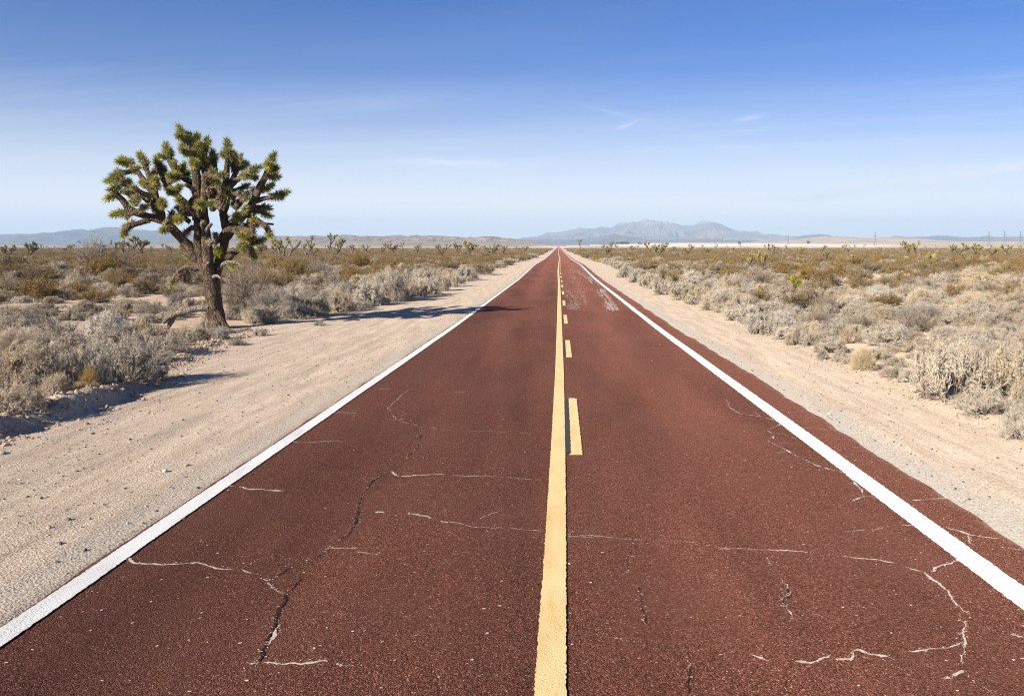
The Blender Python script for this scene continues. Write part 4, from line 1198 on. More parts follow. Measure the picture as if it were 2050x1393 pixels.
# the many more far off, tiny in the picture
r = np.random.default_rng(321)
REG = [('left', -700, 1060, 120), ('right', 1165, 2300, 90)]
n_far = 0
for side, p0, p1, n in REG:
    k = 0
    while k < n:
        px = r.uniform(max(p0, -60), min(p1, 2110)); d = 150 * (1 + 7 * r.random() ** 1.4)
        x = (px - VX) / F * d
        if abs(x) < 11: continue
        st = r.choice(['full', 'full', 'full', 'thin', 'dead', 'vee'])
        tr, cr, h0, w0 = JT[st][int(r.integers(len(JT[st])))]
        s = r.uniform(.62, 1.1)
        o = link('joshua_tree', None, None, (x, d, float(ground_h(x, d)) - .05), r.uniform(0, 6.28), (s, s, s * r.uniform(.85, 1.1)))
        o.empty_display_size = .3
        link('trunk', tr, o); link('crown', cr, o)
        band = 'first belt beyond the shrubs' if d < 330 else ('middle of the plain' if d < 650 else 'last belt before the hills')
        seg = ['far left', 'left', 'left centre'][min(2, int((px + 60) / 370))] if side == 'left' else ['right centre', 'right', 'far right'][min(2, int((px - 1165) / 320))]
        where = {'far left': 'west of the big tree', 'left': 'around the slim pair', 'left centre': 'close by the left verge', 'right centre': 'below the big mountain', 'right': 'behind the big pair', 'far right': 'under the pylons'}[seg]
        tag(o, f'tiny far Joshua tree {where}, {band}', 'tree', f'tiny Joshua trees {where}, {band}')
        k += 1


# ------------------------------------------------------------------ shrubs
KIND_NAME = {'pale': 'pale_shrub', 'grey': 'grey_shrub', 'cream': 'cream_shrub', 'olive': 'olive_bush', 'twig': 'twig_bush', 'straw': 'straw_tuft'}
SH = []   # [kind, x, y, width, height, label or None]


def at(kind, px, by, top, width, label=None):
    x, y = unproj(px, by)
    SH.append([kind, x, y, width * y / F, (by - top) * y / F * 1.0, label])


# hand placed: base pixel, top, width in the photo
for a in [
    # left front cluster
    ('pale', 20, 806, 705, 150, 'big dense pale shrub at the left border behind the straw tuft'), ('grey', 92, 800, 705, 130, 'big grey shaded shrub standing right above the straw tuft'),
    ('cream', 182, 792, 705, 84, 'slender upright cream shrub between the grey shaded one and the largest pale dome'), ('pale', 258, 772, 684, 140, 'largest pale dome shrub, casting shadow on the dirt bank'),
    ('grey', 296, 764, 712, 70, 'grey shrub in the shadow side of the largest pale dome'), ('pale', 340, 714, 670, 80, 'rounded pale shrub at the tip of the front cluster nearest the big tree'),
    ('pale', 150, 735, 668, 130, 'wide pale shrub in the middle of the front left cluster'), ('pale', 40, 735, 668, 140, 'wide pale shrub behind the one at the left border'), ('cream', 230, 715, 652, 100, 'cream shrub behind the largest pale dome'),
    ('cream', 112, 818, 772, 50, None), ('pale', 290, 686, 642, 80, None), ('cream', 210, 690, 630, 90, None), ('grey', 110, 690, 640, 90, None), ('pale', 30, 690, 640, 100, None), ('pale', 372, 690, 665, 40, None),
    ('straw', 113, 817, 772, 52, 'straw yellow grass tuft at the foot of the front left cluster'), ('straw', 72, 820, 792, 30, 'small straw tuft just left of the bigger straw tuft'), ('straw', 178, 800, 760, 34, 'thin straw tuft under the slender cream shrub'), ('straw', 45, 828, 808, 26, None),
    ('pale', 228, 645, 622, 44, None), ('grey', 45, 656, 632, 78, None), ('grey', 100, 650, 630, 40, None), ('grey', 178, 640, 610, 66, None), ('pale', 250, 628, 600, 60, None), ('pale', 410, 668, 640, 34, 'little pale shrub touching the foot of the big Joshua tree'),
    ('pale', 145, 582, 553, 44, None), ('pale', 22, 577, 548, 46, None), ('olive', 72, 604, 552, 80, 'dark olive bush at the left edge of the open sand'), ('olive', 20, 598, 560, 60, None), ('olive', 205, 563, 508, 86, 'tall olive bush left of the big tree'), ('twig', 195, 548, 486, 84, 'bare grey twig bush rising behind the tall olive bush'), ('olive', 237, 577, 548, 40, None), ('grey', 257, 602, 578, 40, None), ('grey', 120, 560, 540, 44, None), ('olive', 100, 545, 515, 90, None), ('olive', 30, 545, 512, 90, None), ('pale', 165, 565, 535, 50, None), ('grey', 270, 560, 538, 60, None), ('pale', 300, 575, 555, 60, None), ('olive', 330, 560, 532, 60, None),
    ('twig', 488, 628, 535, 118, 'big bare twig bush right behind the big tree trunk'), ('twig', 540, 634, 580, 90, 'lower tangle of bare twigs right of the big twig bush'), ('grey', 360, 620, 588, 56, None),
    ('grey', 588, 634, 592, 76, 'dark grey shrub beside the start of the tree shadow'), ('grey', 632, 632, 586, 66, 'second dark grey shrub along the start of the tree shadow'), ('pale', 682, 624, 585, 62, 'pale shrub standing above the tree shadow'), ('grey', 560, 620, 575, 60, None),
    ('cream', 735, 612, 568, 62, 'cream shrub at the front of the puffy cream row'), ('cream', 772, 604, 545, 78, 'tallest puffy cream shrub above the tree shadow'), ('cream', 815, 598, 558, 54, None), ('cream', 846, 594, 560, 48, None), ('grey', 862, 590, 556, 46, None), ('cream', 880, 582, 551, 40, None), ('cream', 906, 574, 546, 36, None), ('cream', 930, 562, 535, 40, None), ('cream', 800, 574, 540, 50, None), ('cream', 850, 565, 540, 42, None), ('cream', 745, 580, 548, 60, None),
    ('grey', 670, 590, 555, 54, None), ('pale', 715, 575, 550, 40, None), ('pale', 665, 560, 540, 50, None), ('pale', 620, 580, 550, 50, None), ('olive', 590, 566, 520, 54, 'olive bush behind the bare twig bushes'), ('olive', 722, 542, 510, 34, None), ('olive', 660, 534, 508, 46, None), ('olive', 545, 548, 515, 60, None), ('twig', 640, 555, 525, 50, None),
    ('grey', 474, 692, 676, 36, 'low grey debris shrub at the right foot of the big tree'), ('pale', 520, 672, 655, 36, None), ('grey', 640, 652, 640, 24, 'tiny sprig growing inside the tree shadow'),
    # right front
    ('pale', 1905, 802, 690, 150, 'largest pale shrub on the right sand shoulder'), ('grey', 1890, 775, 688, 90, 'dark twiggy shrub in the heart of the largest right hand clump'), ('pale', 1990, 800, 702, 130, 'big pale shrub right of the largest one on the right shoulder'), ('pale', 2042, 880, 818, 70, 'pale shrub at the right border closest to the camera'), ('pale', 2060, 800, 690, 120, None), ('grey', 1960, 752, 690, 100, None), ('pale', 2030, 740, 670, 110, None),
    ('grey', 1790, 757, 730, 50, 'small silver shrub between the straw ball and the largest pale shrub'), ('cream', 1815, 765, 735, 36, None), ('straw', 1728, 740, 698, 48, 'round straw yellow ball shrub on the right shoulder edge'), ('cream', 1622, 692, 664, 52, 'cream grassy clump left of the straw ball'), ('pale', 1684, 724, 702, 36, None), ('grey', 1648, 720, 700, 30, 'small dark shrub beside a hollow in the right bank'), ('grey', 1590, 690, 655, 40, None), ('pale', 1570, 672, 630, 70, None), ('cream', 1530, 668, 625, 80, None), ('cream', 1480, 636, 590, 74, None), ('grey', 1495, 632, 596, 54, 'dark centred grey shrub on the front edge of the right hand belt'), ('cream', 1440, 622, 580, 70, None), ('pale', 1400, 610, 575, 56, None), ('cream', 1362, 600, 566, 56, None), ('pale', 1330, 590, 556, 52, None), ('cream', 1300, 578, 548, 46, None), ('cream', 1278, 566, 540, 40, None), ('cream', 1250, 556, 532, 36, None), ('pale', 1700, 690, 660, 46, None), ('pale', 1660, 670, 645, 46, None),
    ('olive', 1775, 622, 592, 74, 'olive leafy bush in front of the pale belt right of the straw ball'), ('olive', 1650, 572, 535, 60, 'brown olive bush, left one of two behind the young Joshua tree'), ('olive', 1612, 566, 535, 40, None), ('olive', 1680, 562, 528, 44, 'brown olive bush, right one of two behind the young Joshua tree'), ('olive', 1715, 572, 546, 34, None), ('olive', 1800, 592, 558, 48, None), ('olive', 1908, 600, 566, 42, None), ('olive', 1540, 572, 552, 34, None), ('olive', 1930, 660, 628, 34, None), ('grey', 1968, 634, 598, 64, 'silver grey dome shrub with brown bush at its left'), ('pale', 1838, 610, 580, 56, 'white looking shrub in the middle of the right hand plain'), ('pale', 1880, 604, 576, 34, None), ('grey', 1690, 605, 578, 46, None), ('pale', 1720, 600, 572, 40, None), ('grey', 1622, 610, 592, 40, None), ('grey', 1830, 690, 668, 50, None), ('pale', 1760, 660, 636, 56, None), ('pale', 1860, 655, 630, 56, None), ('pale', 1740, 635, 612, 50, None), ('grey', 1890, 690, 660, 60, None), ('pale', 1950, 690, 655, 70, None), ('olive', 1975, 590, 568, 36, None), ('twig', 1985, 590, 565, 40, None), ('twig', 2025, 588, 562, 40, None),
]:
    at(*a)

# random cover, thinned where plants already stand
NEAR_MAX = {'pale': 290, 'grey': 290, 'cream': 290, 'olive': 290, 'twig': 60, 'straw': 60}
hx = [s[1] for s in SH]; hy = [s[2] for s in SH]; hw = [s[3] for s in SH]


class Cells:
    def __init__(s, c): s.c = c; s.d = {}
    def ok(s, x, y, rad, f):
        i, j = int(x // s.c), int(y // s.c)
        for a in (i - 1, i, i + 1):
            for b in (j - 1, j, j + 1):
                for (u, v, q) in s.d.get((a, b), ()):
                    if (u - x) ** 2 + (v - y) ** 2 < ((q + rad) * f) ** 2: return False
        return True
    def put(s, x, y, rad): s.d.setdefault((int(x // s.c), int(y // s.c)), []).append((x, y, rad))


cells = Cells(2.6)
for k in SH: cells.put(k[1], k[2], k[3] / 2)
cells.put(HERO_X, HERO_D, 1.7)
for o_, k_, px_, by_, x_, y_, w_, h_ in THINGS: cells.put(x_, y_, .8); cells.put(x_, y_ * .955, .9 if y_ < 60 else .5)
for q in range(9): cells.put(HERO_X - .5 - q * .8, HERO_D - .3 - .02 * q, .5)     # keep the fallen branch and the ground before it open
for q in range(10):
    for dy in (.9, 1.8, 2.7): cells.put(HERO_X - .5 - q * .7, HERO_D - dy, .55)
for q in range(9): cells.put(HERO_X + .7 + q * .62, HERO_D + .2 + q * .74, .55)     # the band of the tree's shadow
for q in range(5): cells.put(HERO_X + .3 - q * .5, HERO_D - 2.2 - .3 * q, .6)
r = np.random.default_rng(4242)


def wanted(x, y):
    """probabilities: cover, and the kinds"""
    left = x < 0
    gap = (float(edge_left(y)) - x) if left else (x - float(edge_right(y)))
    n = float(fbm(x / 9, y / 9, 151, 3)); n2 = float(fbm(x / 3.5, y / 3.5, 157, 2)); big = float(fbm(x / 28, y / 40, 163, 3))
    if gap < .15: return 0, None, .5
    verge = math.exp(-gap / 7.0)
    if left:
        cov = .60 + .9 * n + .35 * verge * (y > 28)
        if y < 46 and gap > 1.5: cov -= .42 + .2 * (22 < y < 36)
        if 21 < y < 34 and gap < 4: cov -= .35
    else:
        cov = .60 + 1.0 * n + .3 * verge
        if y < 26 and gap < 5: cov -= .25
        if y < 60 and gap > 3: cov -= .16
    pol = float(sstep(30, 95, y + 45 * big + 10 * n2)) * (1 - .85 * verge * (y < 160)) * .95
    if left: pol = max(pol * .95, .22 * (n2 > .1) * (y > 30) * (1 - verge))
    u = r.random()
    po_ = .52 if left or y > 150 else .40
    if u < pol * po_: kind = 'olive'
    elif u < pol * po_ + .03: kind = 'twig'
    elif u < pol * po_ + .034 and y < 50: kind = 'straw'
    else:
        u = r.random()
        a = .45 * verge + .08
        kind = 'cream' if u < a else ('grey' if u < a + (.42 if left else .30) + .1 * (gap > 20) else 'pale')
    return min(cov, .97), kind, verge


FAR = {'pale': [], 'grey': [], 'cream': [], 'olive': []}
rows = []
d = 11.0
while d < 62:
    for t in range(int(420 if d < 30 else 460)):
        y = d * (1 + .035 * r.random()); x = r.uniform(-.78, .64) * (y + 2)
        if -float(edge_left(y)) * 0 + abs(x) < 6.0: continue
        cov, kind, verge = wanted(x, y)
        if not kind or r.random() > cov * .5: continue
        w = {'pale': 1.0, 'grey': .9, 'cream': 1.15, 'olive': 1.5, 'twig': 1.3, 'straw': .6}[kind] * r.lognormal(-.06, .36) * (1 if y > 28 else .72 + .1 * (x > 0))
        if x < 0 and y < 40 and verge < .7: w *= .75
        h = w * r.uniform(.28, .52) * (1.35 if kind in ('olive', 'twig') else 1)
        if not cells.ok(x, y, w / 2, .9 if y < 22 else .66): continue
        cells.put(x, y, w / 2)
        SH.append([kind, x, y, w, min(h, 1.7), None])
    d *= 1.035
# keep the plants that show largest as individuals, within the limit per kind
SH.sort(key=lambda s: -(s[5] is not None) * 1e6 - s[3] / s[2] * s[4] / s[2])
cnt = {}
IND = []
for s in SH:
    k = KIND_NAME[s[0]]
    cnt[k] = cnt.get(k, 0) + 1
    if cnt[k] <= NEAR_MAX[s[0]]: IND.append(s)
    elif s[0] in FAR: FAR[s[0]].append(tuple(s[1:5]))
print('individual shrubs', len(IND), cnt)

# beyond: cover that nobody could count
d = 62.0
while d < 900:
    step = 1 + .018 * (1 if d < 200 else 1.3)
    area = (2.15 if d < 350 else 1.42) * d * d * (step - 1)
    dens = .60 if d < 130 else (.44 if d < 260 else .30)
    clump = 1.0 if d < 200 else 1.0 + (d - 200) / 600
    for t in range(int(area * dens / clump ** 2)):
        y = d * (1 + (step - 1) * r.random()); x = r.uniform(-1.15, 1.0) * y if d < 350 else r.uniform(-.78, .64) * y
        if abs(x) < 6.5: continue
        cov, kind, verge = wanted(x, y)
        if not kind or r.random() > cov: continue
        if kind == 'twig': kind = 'olive'
        if kind == 'straw': kind = 'pale'
        w = {'pale': 1.25, 'grey': 1.15, 'cream': 1.35, 'olive': 1.8}[kind] * r.lognormal(0, .25) * clump
        if d < 110:
            if not cells.ok(x, y, w / 2, .5): continue
            cells.put(x, y, w / 2)
        h = min(w * r.uniform(.32, .52) * (1.15 if kind == 'olive' else 1), 1.2)
        FAR[kind].append((x, y, w, h))
    d *= step
print({k: len(v) for k, v in FAR.items()})

# the same cover carried on to both sides of the view
d = 5.0
while d < 62:
    for t in range(int(.62 * (1.3 * d + 16) * d * .05)):
        y = d * (1 + .05 * r.random())
        x = r.uniform(-1.5 * y - 8, -.76 * y) if r.random() < .5 else r.uniform(.66 * y, 1.35 * y + 8)
        if abs(x) < 8.2: continue
        cov, kind, verge = wanted(x, y)
        if not kind or kind in ('twig', 'straw') or r.random() > cov: continue
        w = {'pale': 1.0, 'grey': .9, 'cream': 1.1, 'olive': 1.5}[kind] * r.lognormal(-.06, .36)
        if not cells.ok(x, y, w / 2, .66): continue
        cells.put(x, y, w / 2)
        FAR[kind].append((x, y, w, min(w * r.uniform(.3, .52) * (1.3 if kind == 'olive' else 1), 1.6)))
    d *= 1.05

PROTO = {}
GROUPS = {'pale': 'pale shrubs of the desert', 'grey': 'grey shrubs of the desert', 'cream': 'cream shrubs along the road', 'olive': 'olive bushes of the desert', 'twig': 'bare twig bushes', 'straw': 'straw tufts'}
CAT = {'pale': 'shrub', 'grey': 'shrub', 'cream': 'shrub', 'olive': 'bush', 'twig': 'bush', 'straw': 'grass'}
for s in IND:
    kind, x, y, wd, ht, lab = s
    pool_ = BIG[kind] if kind in BIG and wd > 1.45 and y < 45 else SHRUB[kind]
    me, ms, w0, h0 = pool_[int(r.integers(len(pool_)))]
    z = float(ground_h(x, y))
    o = link(KIND_NAME[kind], me, None, (x, y, z - .02), r.uniform(0, 6.28), (wd / w0, wd / w0 * r.uniform(.9, 1.1), ht / h0))
    link('stems', ms, o)
    tag(o, lab, CAT[kind], GROUPS[kind])
    px_, py_ = to_px(x, y, z)
    THINGS.append((o, kind, px_, py_, x, y, wd, ht))
    if pool_ is SHRUB[kind]: PROTO.setdefault((kind, me.name), o)


# labels: what a shrub looks like and the landmark it stands by
def label_shrubs():
    marks = [(HERO_X, HERO_D, 'the big Joshua tree'), (HERO_X - 4.5, HERO_D - .3, 'the fallen branch')]
    short = {570: 'the V shaped Joshua tree', 622: 'the first slim Joshua tree', 660: 'the second slim Joshua tree', 247: 'the dark spreading Joshua tree', 835: 'the grey twin stemmed Joshua tree', 880: 'the narrow dead Joshua tree', 919: 'the bright green Joshua tree',
             1163: 'the dark green Joshua tree', 1224: 'the upright Joshua tree', 1415: 'the broad pale Joshua tree', 1495: 'the bushy half of the pair', 1526: 'the leaning bare trunked Joshua tree', 1585: 'the young yellow Joshua tree', 1617: 'the dark brown leaning Joshua tree', 1655: 'the yellow headed Joshua tree', 1714: 'the pale branching Joshua tree', 1866: 'the stout splayed Joshua tree', 1937: 'the tall rounded Joshua tree', 68: 'the tall bare Joshua tree', 1986: 'the low dead Joshua tree', 725: 'the thin grey Joshua tree'}
    for a in THINGS:
        if a[1] == 'joshua' and int(a[2]) in short: marks.append((a[4], a[5], short[int(a[2])]))
    nm = {'largest pale dome shrub': 'the largest pale dome', 'straw yellow grass tuft at': 'the front straw tuft', 'dark olive bush at the left': 'the dark olive bush', 'tall olive bush left': 'the tall olive bush', 'big bare twig bush': 'the big twig bush',
          'tallest puffy cream': 'the tallest puffy cream shrub', 'largest pale shrub on the right': 'the largest roadside shrub', 'round straw yellow ball': 'the straw ball', 'cream grassy clump': 'the cream grassy clump', 'olive leafy bush in front': 'the leafy olive bush', 'brown olive bush, left': 'the brown olive pair',
          'white looking shrub': 'the white shrub', 'silver grey dome shrub': 'the silver dome shrub', 'olive bush behind the bare': 'the olive bush by the twigs', 'dark grey shrub beside the start': 'the shadowed grey shrub', 'dark centred grey shrub': 'the dark centred shrub'}
    for a in THINGS:
        l = a[0].get('label', '')
        for k, v in nm.items():
            if l.startswith(k): marks.append((a[4], a[5], v))
    M = [(mx, my, VX + F * mx / my, t) for mx, my, t in marks]
    names = {'pale': 'pale shrub', 'grey': 'grey shrub', 'cream': 'cream shrub', 'olive': 'olive bush', 'twig': 'twig bush', 'straw': 'straw tuft'}
    pool = {}
    for a in THINGS:
        o, kind, px_, py_, x, y, wd, ht = a
        if kind == 'joshua' or o.get('label'): continue
        # nearest landmark as seen in the view: horizontal pixels count with depth ratio
        best = min(M, key=lambda m: math.hypot((px_ - m[2]) / 130, math.log(y / m[1]) * 5))
        dx = (px_ - best[2]) / 130; dd = math.log(y / best[1]) * 5
        side = ('right of' if dx > 0 else 'left of') if abs(dx) > abs(dd) else ('behind' if dd > 0 else 'before')
        big = wd * ht
        size = 'big' if big > .75 else ('small' if big < .33 else 'middling')
        shape = 'low' if ht / wd < .5 else ('upright' if ht / wd > .72 else 'round')
        pool.setdefault((size, shape, names[kind], side, best[3]), []).append((math.hypot(dx, dd), o))
    od = ['closest to it', 'second closest to it', 'third closest to it', 'fourth closest to it', 'fifth closest to it', 'sixth closest to it', 'seventh closest to it', 'eighth closest to it']
    for (size, shape, nm_, side, mk), L in pool.items():
        L.sort(key=lambda t: t[0])
        for i, (_, o) in enumerate(L):
            base = f'{size} {shape} {nm_} {side} {mk}'
            if len(L) == 1: o['label'] = base
            elif i < len(od): o['label'] = base + ', ' + od[i]
            else: o['label'] = base + ', among the outer ones'; o['group'] = base + ', among the outer ones'


label_shrubs()


# the uncountable rest: one object per kind, instances of the same shrub shapes on its points
def scrub(name, kind, label):
    pts = FAR[kind]
    protos = [o for (k, m), o in PROTO.items() if k == kind]
    rr = np.random.default_rng(len(pts))
    V = []; sc = []; va = []; ro = []
    for (x, y, wd, ht) in pts:
        k = int(rr.integers(len(protos)))
        e = next(e for e in SHRUB[kind] if e[0] is protos[k].data)
        V.append((x, y, float(0))); sc.append((wd / e[2], wd / e[2], ht / e[3])); va.append(k); ro.append((0, 0, rr.uniform(0, 6.28)))
    V = np.array(V); V[:, 2] = ground_h(V[:, 0], V[:, 1]) - .03
    me = bpy.data.meshes.new(name)
    me.vertices.add(len(V)); me.vertices.foreach_set('co', V.astype(np.float32).ravel())
    for nm_, ty, val in (('scl', 'FLOAT_VECTOR', np.array(sc)), ('rot', 'FLOAT_VECTOR', np.array(ro)), ('var', 'INT', np.array(va))):
        a = me.attributes.new(nm_, ty, 'POINT')
        a.data.foreach_set('vector' if ty != 'INT' else 'value', val.astype(np.float32 if ty != 'INT' else np.int32).ravel())
    o = link(name, me)
    tag(o, label, 'scrub', kind='stuff')
    ng = bpy.data.node_groups.new(name, 'GeometryNodeTree')
    ng.interface.new_socket('Geometry', in_out='INPUT', socket_type='NodeSocketGeometry')
    ng.interface.new_socket('Geometry', in_out='OUTPUT', socket_type='NodeSocketGeometry')
    N = ng.nodes; Lk = ng.links
    gi = N.new('NodeGroupInput'); go = N.new('NodeGroupOutput')
    jn = N.new('GeometryNodeJoinGeometry')

    def na(n, t):
        q = N.new('GeometryNodeInputNamedAttribute'); q.data_type = t; q.inputs['Name'].default_value = n
        return q.outputs['Attribute']
    e2r = N.new('FunctionNodeEulerToRotation'); Lk.new(na('rot', 'FLOAT_VECTOR'), e2r.inputs[0])
    s_ = na('scl', 'FLOAT_VECTOR'); v_ = na('var', 'INT')
    for k, p in enumerate(protos):
        oi = N.new('GeometryNodeObjectInfo'); oi.transform_space = 'ORIGINAL'; oi.inputs['Object'].default_value = p; oi.inputs['As Instance'].default_value = True
        cmp = N.new('FunctionNodeCompare'); cmp.data_type = 'INT'; cmp.operation = 'EQUAL'
        ins = [i for i in cmp.inputs if i.type == 'INT']
        Lk.new(v_, ins[0]); ins[1].default_value = k
        ip = N.new('GeometryNodeInstanceOnPoints')
        Lk.new(gi.outputs[0], ip.inputs['Points']); Lk.new(cmp.outputs[0], ip.inputs['Selection']); Lk.new(oi.outputs['Geometry'], ip.inputs['Instance'])
        Lk.new(e2r.outputs[0], ip.inputs['Rotation']); Lk.new(s_, ip.inputs['Scale'])
        Lk.new(ip.outputs[0], jn.inputs[0])
    Lk.new(jn.outputs[0], go.inputs[0])
    md = o.modifiers.new('scatter', 'NODES'); md.node_group = ng


scrub('pale_scrub', 'pale', 'far crowd of pale shrubs merging over the plain')
scrub('grey_scrub', 'grey', 'far crowd of grey shrubs merging over the plain')
scrub('cream_scrub', 'cream', 'far crowd of cream shrubs merging along both road verges')
scrub('olive_scrub', 'olive', 'far strip of olive brown brush merging up to the horizon')
# ------------------------------------------------------------------ stones, gravel, clods
M_STONE = mat_plain('desert_stone', [(.22, .17, .135), (.40, .32, .255), (.55, .46, .38)], 6, bs=.4, bd=.02)
M_DARKSTONE = mat_plain('dark_stone', [(.05, .042, .04), (.10, .085, .08), (.18, .15, .13)], 14, bs=.4, bd=.02)
M_CLOD = mat_plain('dirt_clod', [(.26, .185, .13), (.36, .27, .195), (.45, .355, .27)], 8, bs=.5, bd=.02)
_ICO = np.array([(0, 0, 1), (.894, 0, .447), (.276, .851, .447), (-.724, .526, .447), (-.724, -.526, .447), (.276, -.851, .447), (.724, .526, -.447), (-.276, .851, -.447), (-.894, 0, -.447), (-.276, -.851, -.447), (.724, -.526, -.447), (0, 0, -1)])
_IF = np.array([(0, 1, 2), (0, 2, 3), (0, 3, 4), (0, 4, 5), (0, 5, 1), (1, 6, 2), (2, 7, 3), (3, 8, 4), (4, 9, 5), (5, 10, 1), (6, 7, 2), (7, 8, 3), (8, 9, 4), (9, 10, 5), (10, 6, 1), (11, 7, 6), (11, 8, 7), (11, 9, 8), (11, 10, 9), (11, 6, 10)])


def pebbles(mb, x, y, s, r, mi=0, sink=.25):
    n = len(x)
    z = ground_h(x, y)
    sc = s[:, None] * r.uniform(.55, 1.15, (n, 3)); sc[:, 2] *= .7
    P = _ICO[None] * (1 + r.uniform(-.28, .22, (n, 12, 1))) * sc[:, None]
    a = r.uniform(0, 6.28, n)[:, None]; c, q = np.cos(a), np.sin(a)
    X = P[..., 0] * c - P[..., 1] * q; Y = P[..., 0] * q + P[..., 1] * c
    V = np.stack([X + x[:, None], Y + y[:, None], P[..., 2] + (z + s * (.55 - sink))[:, None]], 2).reshape(-1, 3)
    mb.add(V, [((np.arange(n) * 12)[:, None, None] + _IF[None]).reshape(-1, 3)], mi)


def gravel():
    r = np.random.default_rng(8)
    mb = MB()
    n = 26000
    y = 3.0 + 30 * r.random(n) ** 1.6
    left = r.random(n) < .62
    x = np.where(left, -3.7 + (edge_left(y) - .3 + 3.7) * r.random(n), 3.95 + (edge_right(y) + .3 - 3.95) * r.random(n) ** 1.2)
    den = fbm(x * 1.2, y * .35, 171, 3) + r.uniform(-.35, .35, n)
    k = (den > -.12) & (np.abs(x) > 3.66)
    x, y = x[k], y[k]
    s = .004 + .017 * r.random(len(x)) ** 3.2
    t = r.random(len(x))
    pebbles(mb, x[t < .8], y[t < .8], s[t < .8], r, 0)
    pebbles(mb, x[t >= .8], y[t >= .8], s[t >= .8], r, 1)
    tag(link('gravel', mb.mesh('gravel', [M_STONE, M_DARKSTONE])), 'loose gravel strewn over both sand shoulders', 'gravel', kind='stuff')
    mb = MB()
    y = r.uniform(7, 24, 3400); x = edge_left(y) + r.normal(.05, .26, 3400)
    s = .010 + .042 * r.random(3400) ** 3.5
    pebbles(mb, x, y, s, r, 0)
    y = r.uniform(7, 40, 1300); x = edge_right(y) + r.normal(.1, .3, 1300)
    pebbles(mb, x, y, .01 + .04 * r.random(1300) ** 3, r, 0)
    y = r.uniform(14, 46, 3000); x = -9.5 - 16 * r.random(3000)
    pebbles(mb, x, y, .01 + .035 * r.random(3000) ** 3, r, 0)
    tag(link('dirt_clods', mb.mesh('dirt_clods', [M_CLOD])), 'crumbled clods along the dirt banks where the brush begins', 'dirt', kind='stuff')


gravel()
for px, py, s, dark, lab in [(137, 1043, .055, 1, 'dark stone with pale top in the middle of the left shoulder'), (120, 1090, .05, 1, 'dark stone between the pale topped one and the white line'), (97, 1060, .05, 0, 'tan clod lying behind the dark stone on the left shoulder'),
                             (396, 975, .045, 1, 'dark stone almost touching the white edge line'), (373, 932, .06, 0, 'pale grey stone up the shoulder from the dark one by the line'), (330, 945, .06, 0, 'flat pale stone left of the pale grey stone'), (186, 868, .05, 1, 'small dark stone out on the smooth sand below the dirt bank'),
                             (261, 881, .045, 1, 'little dark stone alone in the sandy wheel track'), (170, 1100, .035, 1, 'smallest dark stone close to the white edge line, lower left'), (142, 833, .09, 0, 'pale lump at the foot of the dirt bank'), (200, 822, .1, 0, 'largest pale lump where the dirt bank ends'), (12, 892, .08, 0, 'pale lump at the left border below the dirt bank'),
                             (1800, 800, .06, 0, 'pale stone on the right shoulder before the largest roadside shrub'), (1955, 850, .06, 0, 'white stone on the right shoulder near the pale corner shrub')]:
    x, y = unproj(px, py)
    mb = MB(); z = float(ground_h(x, y)); rr = np.random.default_rng(px)
    pebbles(mb, np.array([x]), np.array([y]), np.array([s * (.55 if s < .075 else .8)]), rr, 0)
    V = np.concatenate(mb.V) - np.array([x, y, z]); mb.V = [V]
    tag(link('stone', mb.mesh('stone', [M_DARKSTONE if dark else M_STONE]), None, (x, y, z)), lab, 'stone', 'stones on the shoulders')

# ------------------------------------------------------------------ far sheds, shade trees and pylons
M_WALL = mat_plain('white_stucco', [(.40, .37, .33), (.52, .48, .44)], .5, bs=0)
M_ROOF = mat_plain('tin_roof', [(.38, .36, .34), (.50, .48, .46)], .4, bs=0)
M_DOOR = mat_plain('dark_opening', [(.06, .06, .065), (.10, .10, .10)], 1, bs=0)
M_STEEL = mat_plain('galvanised_steel', [(.13, .14, .155), (.2, .21, .23)], .5, bs=0)
M_TREEGREEN = mat_leaf('far_tree_leaves', [(.03, .04, .014), (.05, .06, .02), (.075, .085, .03)], .2, .5)


def far_spot(px, ybase):
    """where on the far plain a thing must stand to show its foot at this height"""
    dd = np.arange(900, 4200, 25.); x = (px - VX) / F * dd
    py = VY + F * (CAMZ - ground_h(x, dd)) / dd
    k = int(np.argmin(np.abs(py - ybase)))
    return float(x[k]), float(dd[k]), float(ground_h(x[k], dd[k]))


def shed(px, d0, wid, hgt, ybase, label):
    x, d, z = far_spot(px, ybase + 1.5); wid *= d / d0; hgt *= (d / d0) ** .8
    o = link('shed', None, None, (x, d, z)); o.empty_display_size = 2
    mb = MB(); hgt *= .55; mb.box((0, 0, hgt / 2 - 1), (wid, 9, hgt + 2)); link('wall', mb.mesh('wall', [M_WALL]), o)
    mb = MB(); h = hgt; a, b_, g = wid / 2 + .4, 5, hgt * .35
    mb.add([(-a, -b_, h + .01), (a, -b_, h + .01), (a, b_, h + .01), (-a, b_, h + .01), (-a, 0, h + g), (a, 0, h + g)], [[(0, 1, 5, 4), (2, 3, 4, 5), (0, 3, 2, 1)]], 0)
    mb.add([(-a, -b_, h + .01), (-a, b_, h + .01), (-a, 0, h + g), (a, -b_, h + .01), (a, b_, h + .01), (a, 0, h + g)], [[(0, 2, 1), (3, 4, 5)]], 0)
    link('roof', mb.mesh('roof', [M_ROOF]), o)
    mb = MB(); mb.box((wid * .2, -4.52, 1.1), (1.6, .1, 2.2)); link('door', mb.mesh('door', [M_DOOR]), o)
    for k in (-.3, -.05):
        mb = MB(); mb.box((wid * k, -4.52, hgt * .6), (1.4, .1, 1.0)); link('window', mb.mesh('window', [M_DOOR]), o)
    tag(o, label, 'shed', 'distant white buildings')


